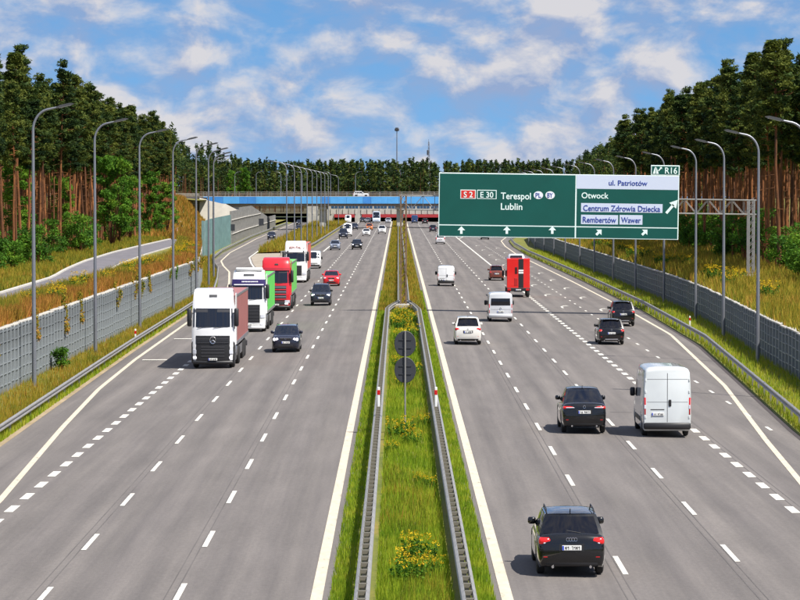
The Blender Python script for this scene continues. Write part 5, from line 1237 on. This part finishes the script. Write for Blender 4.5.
P2 = np.vstack([band(20000, c2(-1.72), c2(-1.0), zm, 66, 300, 2.1), band(20000, c2(1.85), c2(2.44), zm, 66, 300, 2.1)]); sward('median_edge_grass', 'yellow-green grass spilling out beside the median guardrails', P2, .20, .012 + .02 * (P2[:, 1] - 66) / 230, M['blades_green'])
P3 = band(22000, c2(-1.6), c2(2.2), zm, 250, 960, 1.7); sward('far_median_grass', 'yellow grass along the far median', P3, .45, .035 + .06 * (P3[:, 1] - 250) / 700, M['blades_dry'])
P4 = band(30000, WL, lambda y: RL(y) - .1, lambda x, y: zr(x) + .1, 118, 480, 1.9); sward('verge_grass', 'grass strip between the guardrail and the sunlit gabion wall', P4, .38, .018 + .02 * (P4[:, 1] - 118) / 300, M['blades_dry'])
P4b = band(14000, lambda y: RL(y) - .45, lambda y: RL(y) + .12, lambda x, y: zr(x) + .02, 118, 330, 1.8); sward('rail_grass', 'short green grass under the guardrail before the sunlit wall', P4b, .30, .02, M['blades_green'])
P5 = band(32000, lambda y: RR(y) - .35, WR, lambda x, y: zr(x) + .05, 118, 520, 1.9); sward('verge_grass', 'shaded grass strip between the guardrail and the dark gabion wall', P5, .34, .018 + .02 * (P5[:, 1] - 118) / 300, M['blades_green'])
P6 = band(60000, lambda y: WL(y) - 3.0, lambda y: WL(y) - .1, zbl, 135, 440, 1.5); q_ = P6[:, 0] > np.array([WL(v) for v in P6[:, 1]]) - 1.5 + .5 * np.sin(P6[:, 1] * .35)
for pp, mm, ll in ((P6[q_], 'blades_orange', 'orange dry grass and weeds along the top of the sunlit gabion wall'), (P6[~q_], 'blades_dry', 'yellow-green grass beside the service road above the gabion wall')): sward('bank_grass', ll, pp, .62, .03 + .03 * (pp[:, 1] - 135) / 300, M[mm], .6)
P6b = band(42000, lambda y: FXL(y) - 2, lambda y: PC(y) - 1.8, zbl, 175, 520, 1.5); sward('meadow_grass', 'yellow-green grass between the service road and the sunlit pines', P6b, .45, .04, M['blades_dry'], .6)
P7 = band(70000, lambda y: WR(y) + .1, lambda y: FXR(y) + 1.5, zbr, 150, 560, 1.5); sward('bank_grass', 'golden dry grass on the bank above the dark gabion wall', P7, .72, .03 + .03 * (P7[:, 1] - 150) / 400, M['blades_dry'], .6)
P8 = band(20000, lambda y: WL(y) - 26, lambda y: WL(y) - .4, zbl, 400, 800, 1.2); sward('slope_grass', 'orange grass on the slope rising to the bridge approach', P8, .9, .12, M['blades_orange'], .6)
P9 = band(9000, lambda y: GL(y) + .4, c2(-15.9), lambda x, y: zr(x) + .2, 500, 960, 1.3); sward('island_grass', 'yellow tall grass on the island between ramp and motorway', P9, 1.0, .09, M['blades_dry'], .5)
# weeds hanging over the gabion walls
def weed_variant(seed, gm):
    r = np.random.default_rng(seed); V = [cards((.15 * r.normal() , .35 * r.normal(), .3 - .55 * k), (.22, .35, .45), 60, .12, .9, r) for k in range(3)]
    return np_mesh('foliage', np.vstack(V), 4, gm)
WV = [weed_variant(3, M['leaves']), weed_variant(4, M['blades_dry']), weed_variant(5, M['blades_dry'])]
for i in range(26):
    y = 132 + 190 * r.random() ** 1.2; t = thing('hanging_weed', 'weed hanging down over the coping of the sunlit gabion wall', 'weed', (WL(y) + .12, y, zr(20) + 3.45), 0, 'weeds on the sunlit wall'); tag(link('foliage', WV[0 if r.random() < .2 else 1 + r.randrange(2)], t), kind='stuff'); s = r.uniform(.4, .9); t.scale = (s, s, s * r.uniform(.8, 1.5))
# goldenrod clumps
def goldenrod_variant(seed):
    r = np.random.default_rng(seed); S = []; L_v = []; Fv = []
    for k in range(34):
        a = r.random() * 6.28; q = .55 * r.random() ** .5; h = .65 + .55 * r.random(); x, y = q * math.cos(a), q * math.sin(a); lx, ly = x * 1.35, y * 1.35
        for j in range(7):
            f = .1 + .75 * j / 7; L_v.append(cards((x + (lx - x) * f, y + (ly - y) * f, h * f), (.06, .06, .06), 3, .075, .8, r))
        Fv.append(cards((lx, ly, h), (.09, .09, .10), 8, .042, .6, r))
    return np_mesh('leaves', np.vstack(L_v), 4, M['leaves']), np_mesh('flowers', np.vstack(Fv), 4, M['goldenrod'])
GV = [goldenrod_variant(s) for s in (1, 2, 3)]
def gold(x, y, z, s, lab, grp=None):
    lv, fl = GV[r.randrange(3)]; t = thing('goldenrod', lab, 'wildflower', (x, y, z), r.random() * 6.28, grp); t.scale = (s, s, s); tag(link('leaves', lv, t), kind='stuff'); tag(link('flowers', fl, t), kind='stuff')
for x, y, s in ((.55, 80.5, .75), (.35, 76.5, .8), (.95, 78.5, .45), (.1, 121, .85), (.55, 118, .6), (-.25, 115, .45), (1.1, 101, .4), (.75, 103, .35), (1.1, 128, .5), (.3, 152, .6), (.9, 163, .6), (.0, 170, .6), (.6, 182, .8), (.2, 196, .9), (.9, 203, .9), (.4, 214, 1.0), (-.1, 219, 1.0), (.9, 224, .9), (.4, 232, 1.0)):
    gold(x, y, .05, s, 'yellow goldenrod clump growing in the grass median', 'goldenrod in the median')
for i in range(26):
    y = 160 + 260 * r.random(); gold(WR(y) + .6 + 3 * r.random(), y, zbr(WR(y) + 2, y), r.uniform(.8, 1.3), 'golden flower clump on the bank above the dark gabion wall', 'goldenrod on the shaded bank')
for i in range(22):
    y = 150 + 200 * r.random(); gold(WL(y) - .6 - 1.8 * r.random(), y, zbl(WL(y) - 1, y), r.uniform(.7, 1.1), 'yellow flower clump beside the service road', 'goldenrod by the service road')
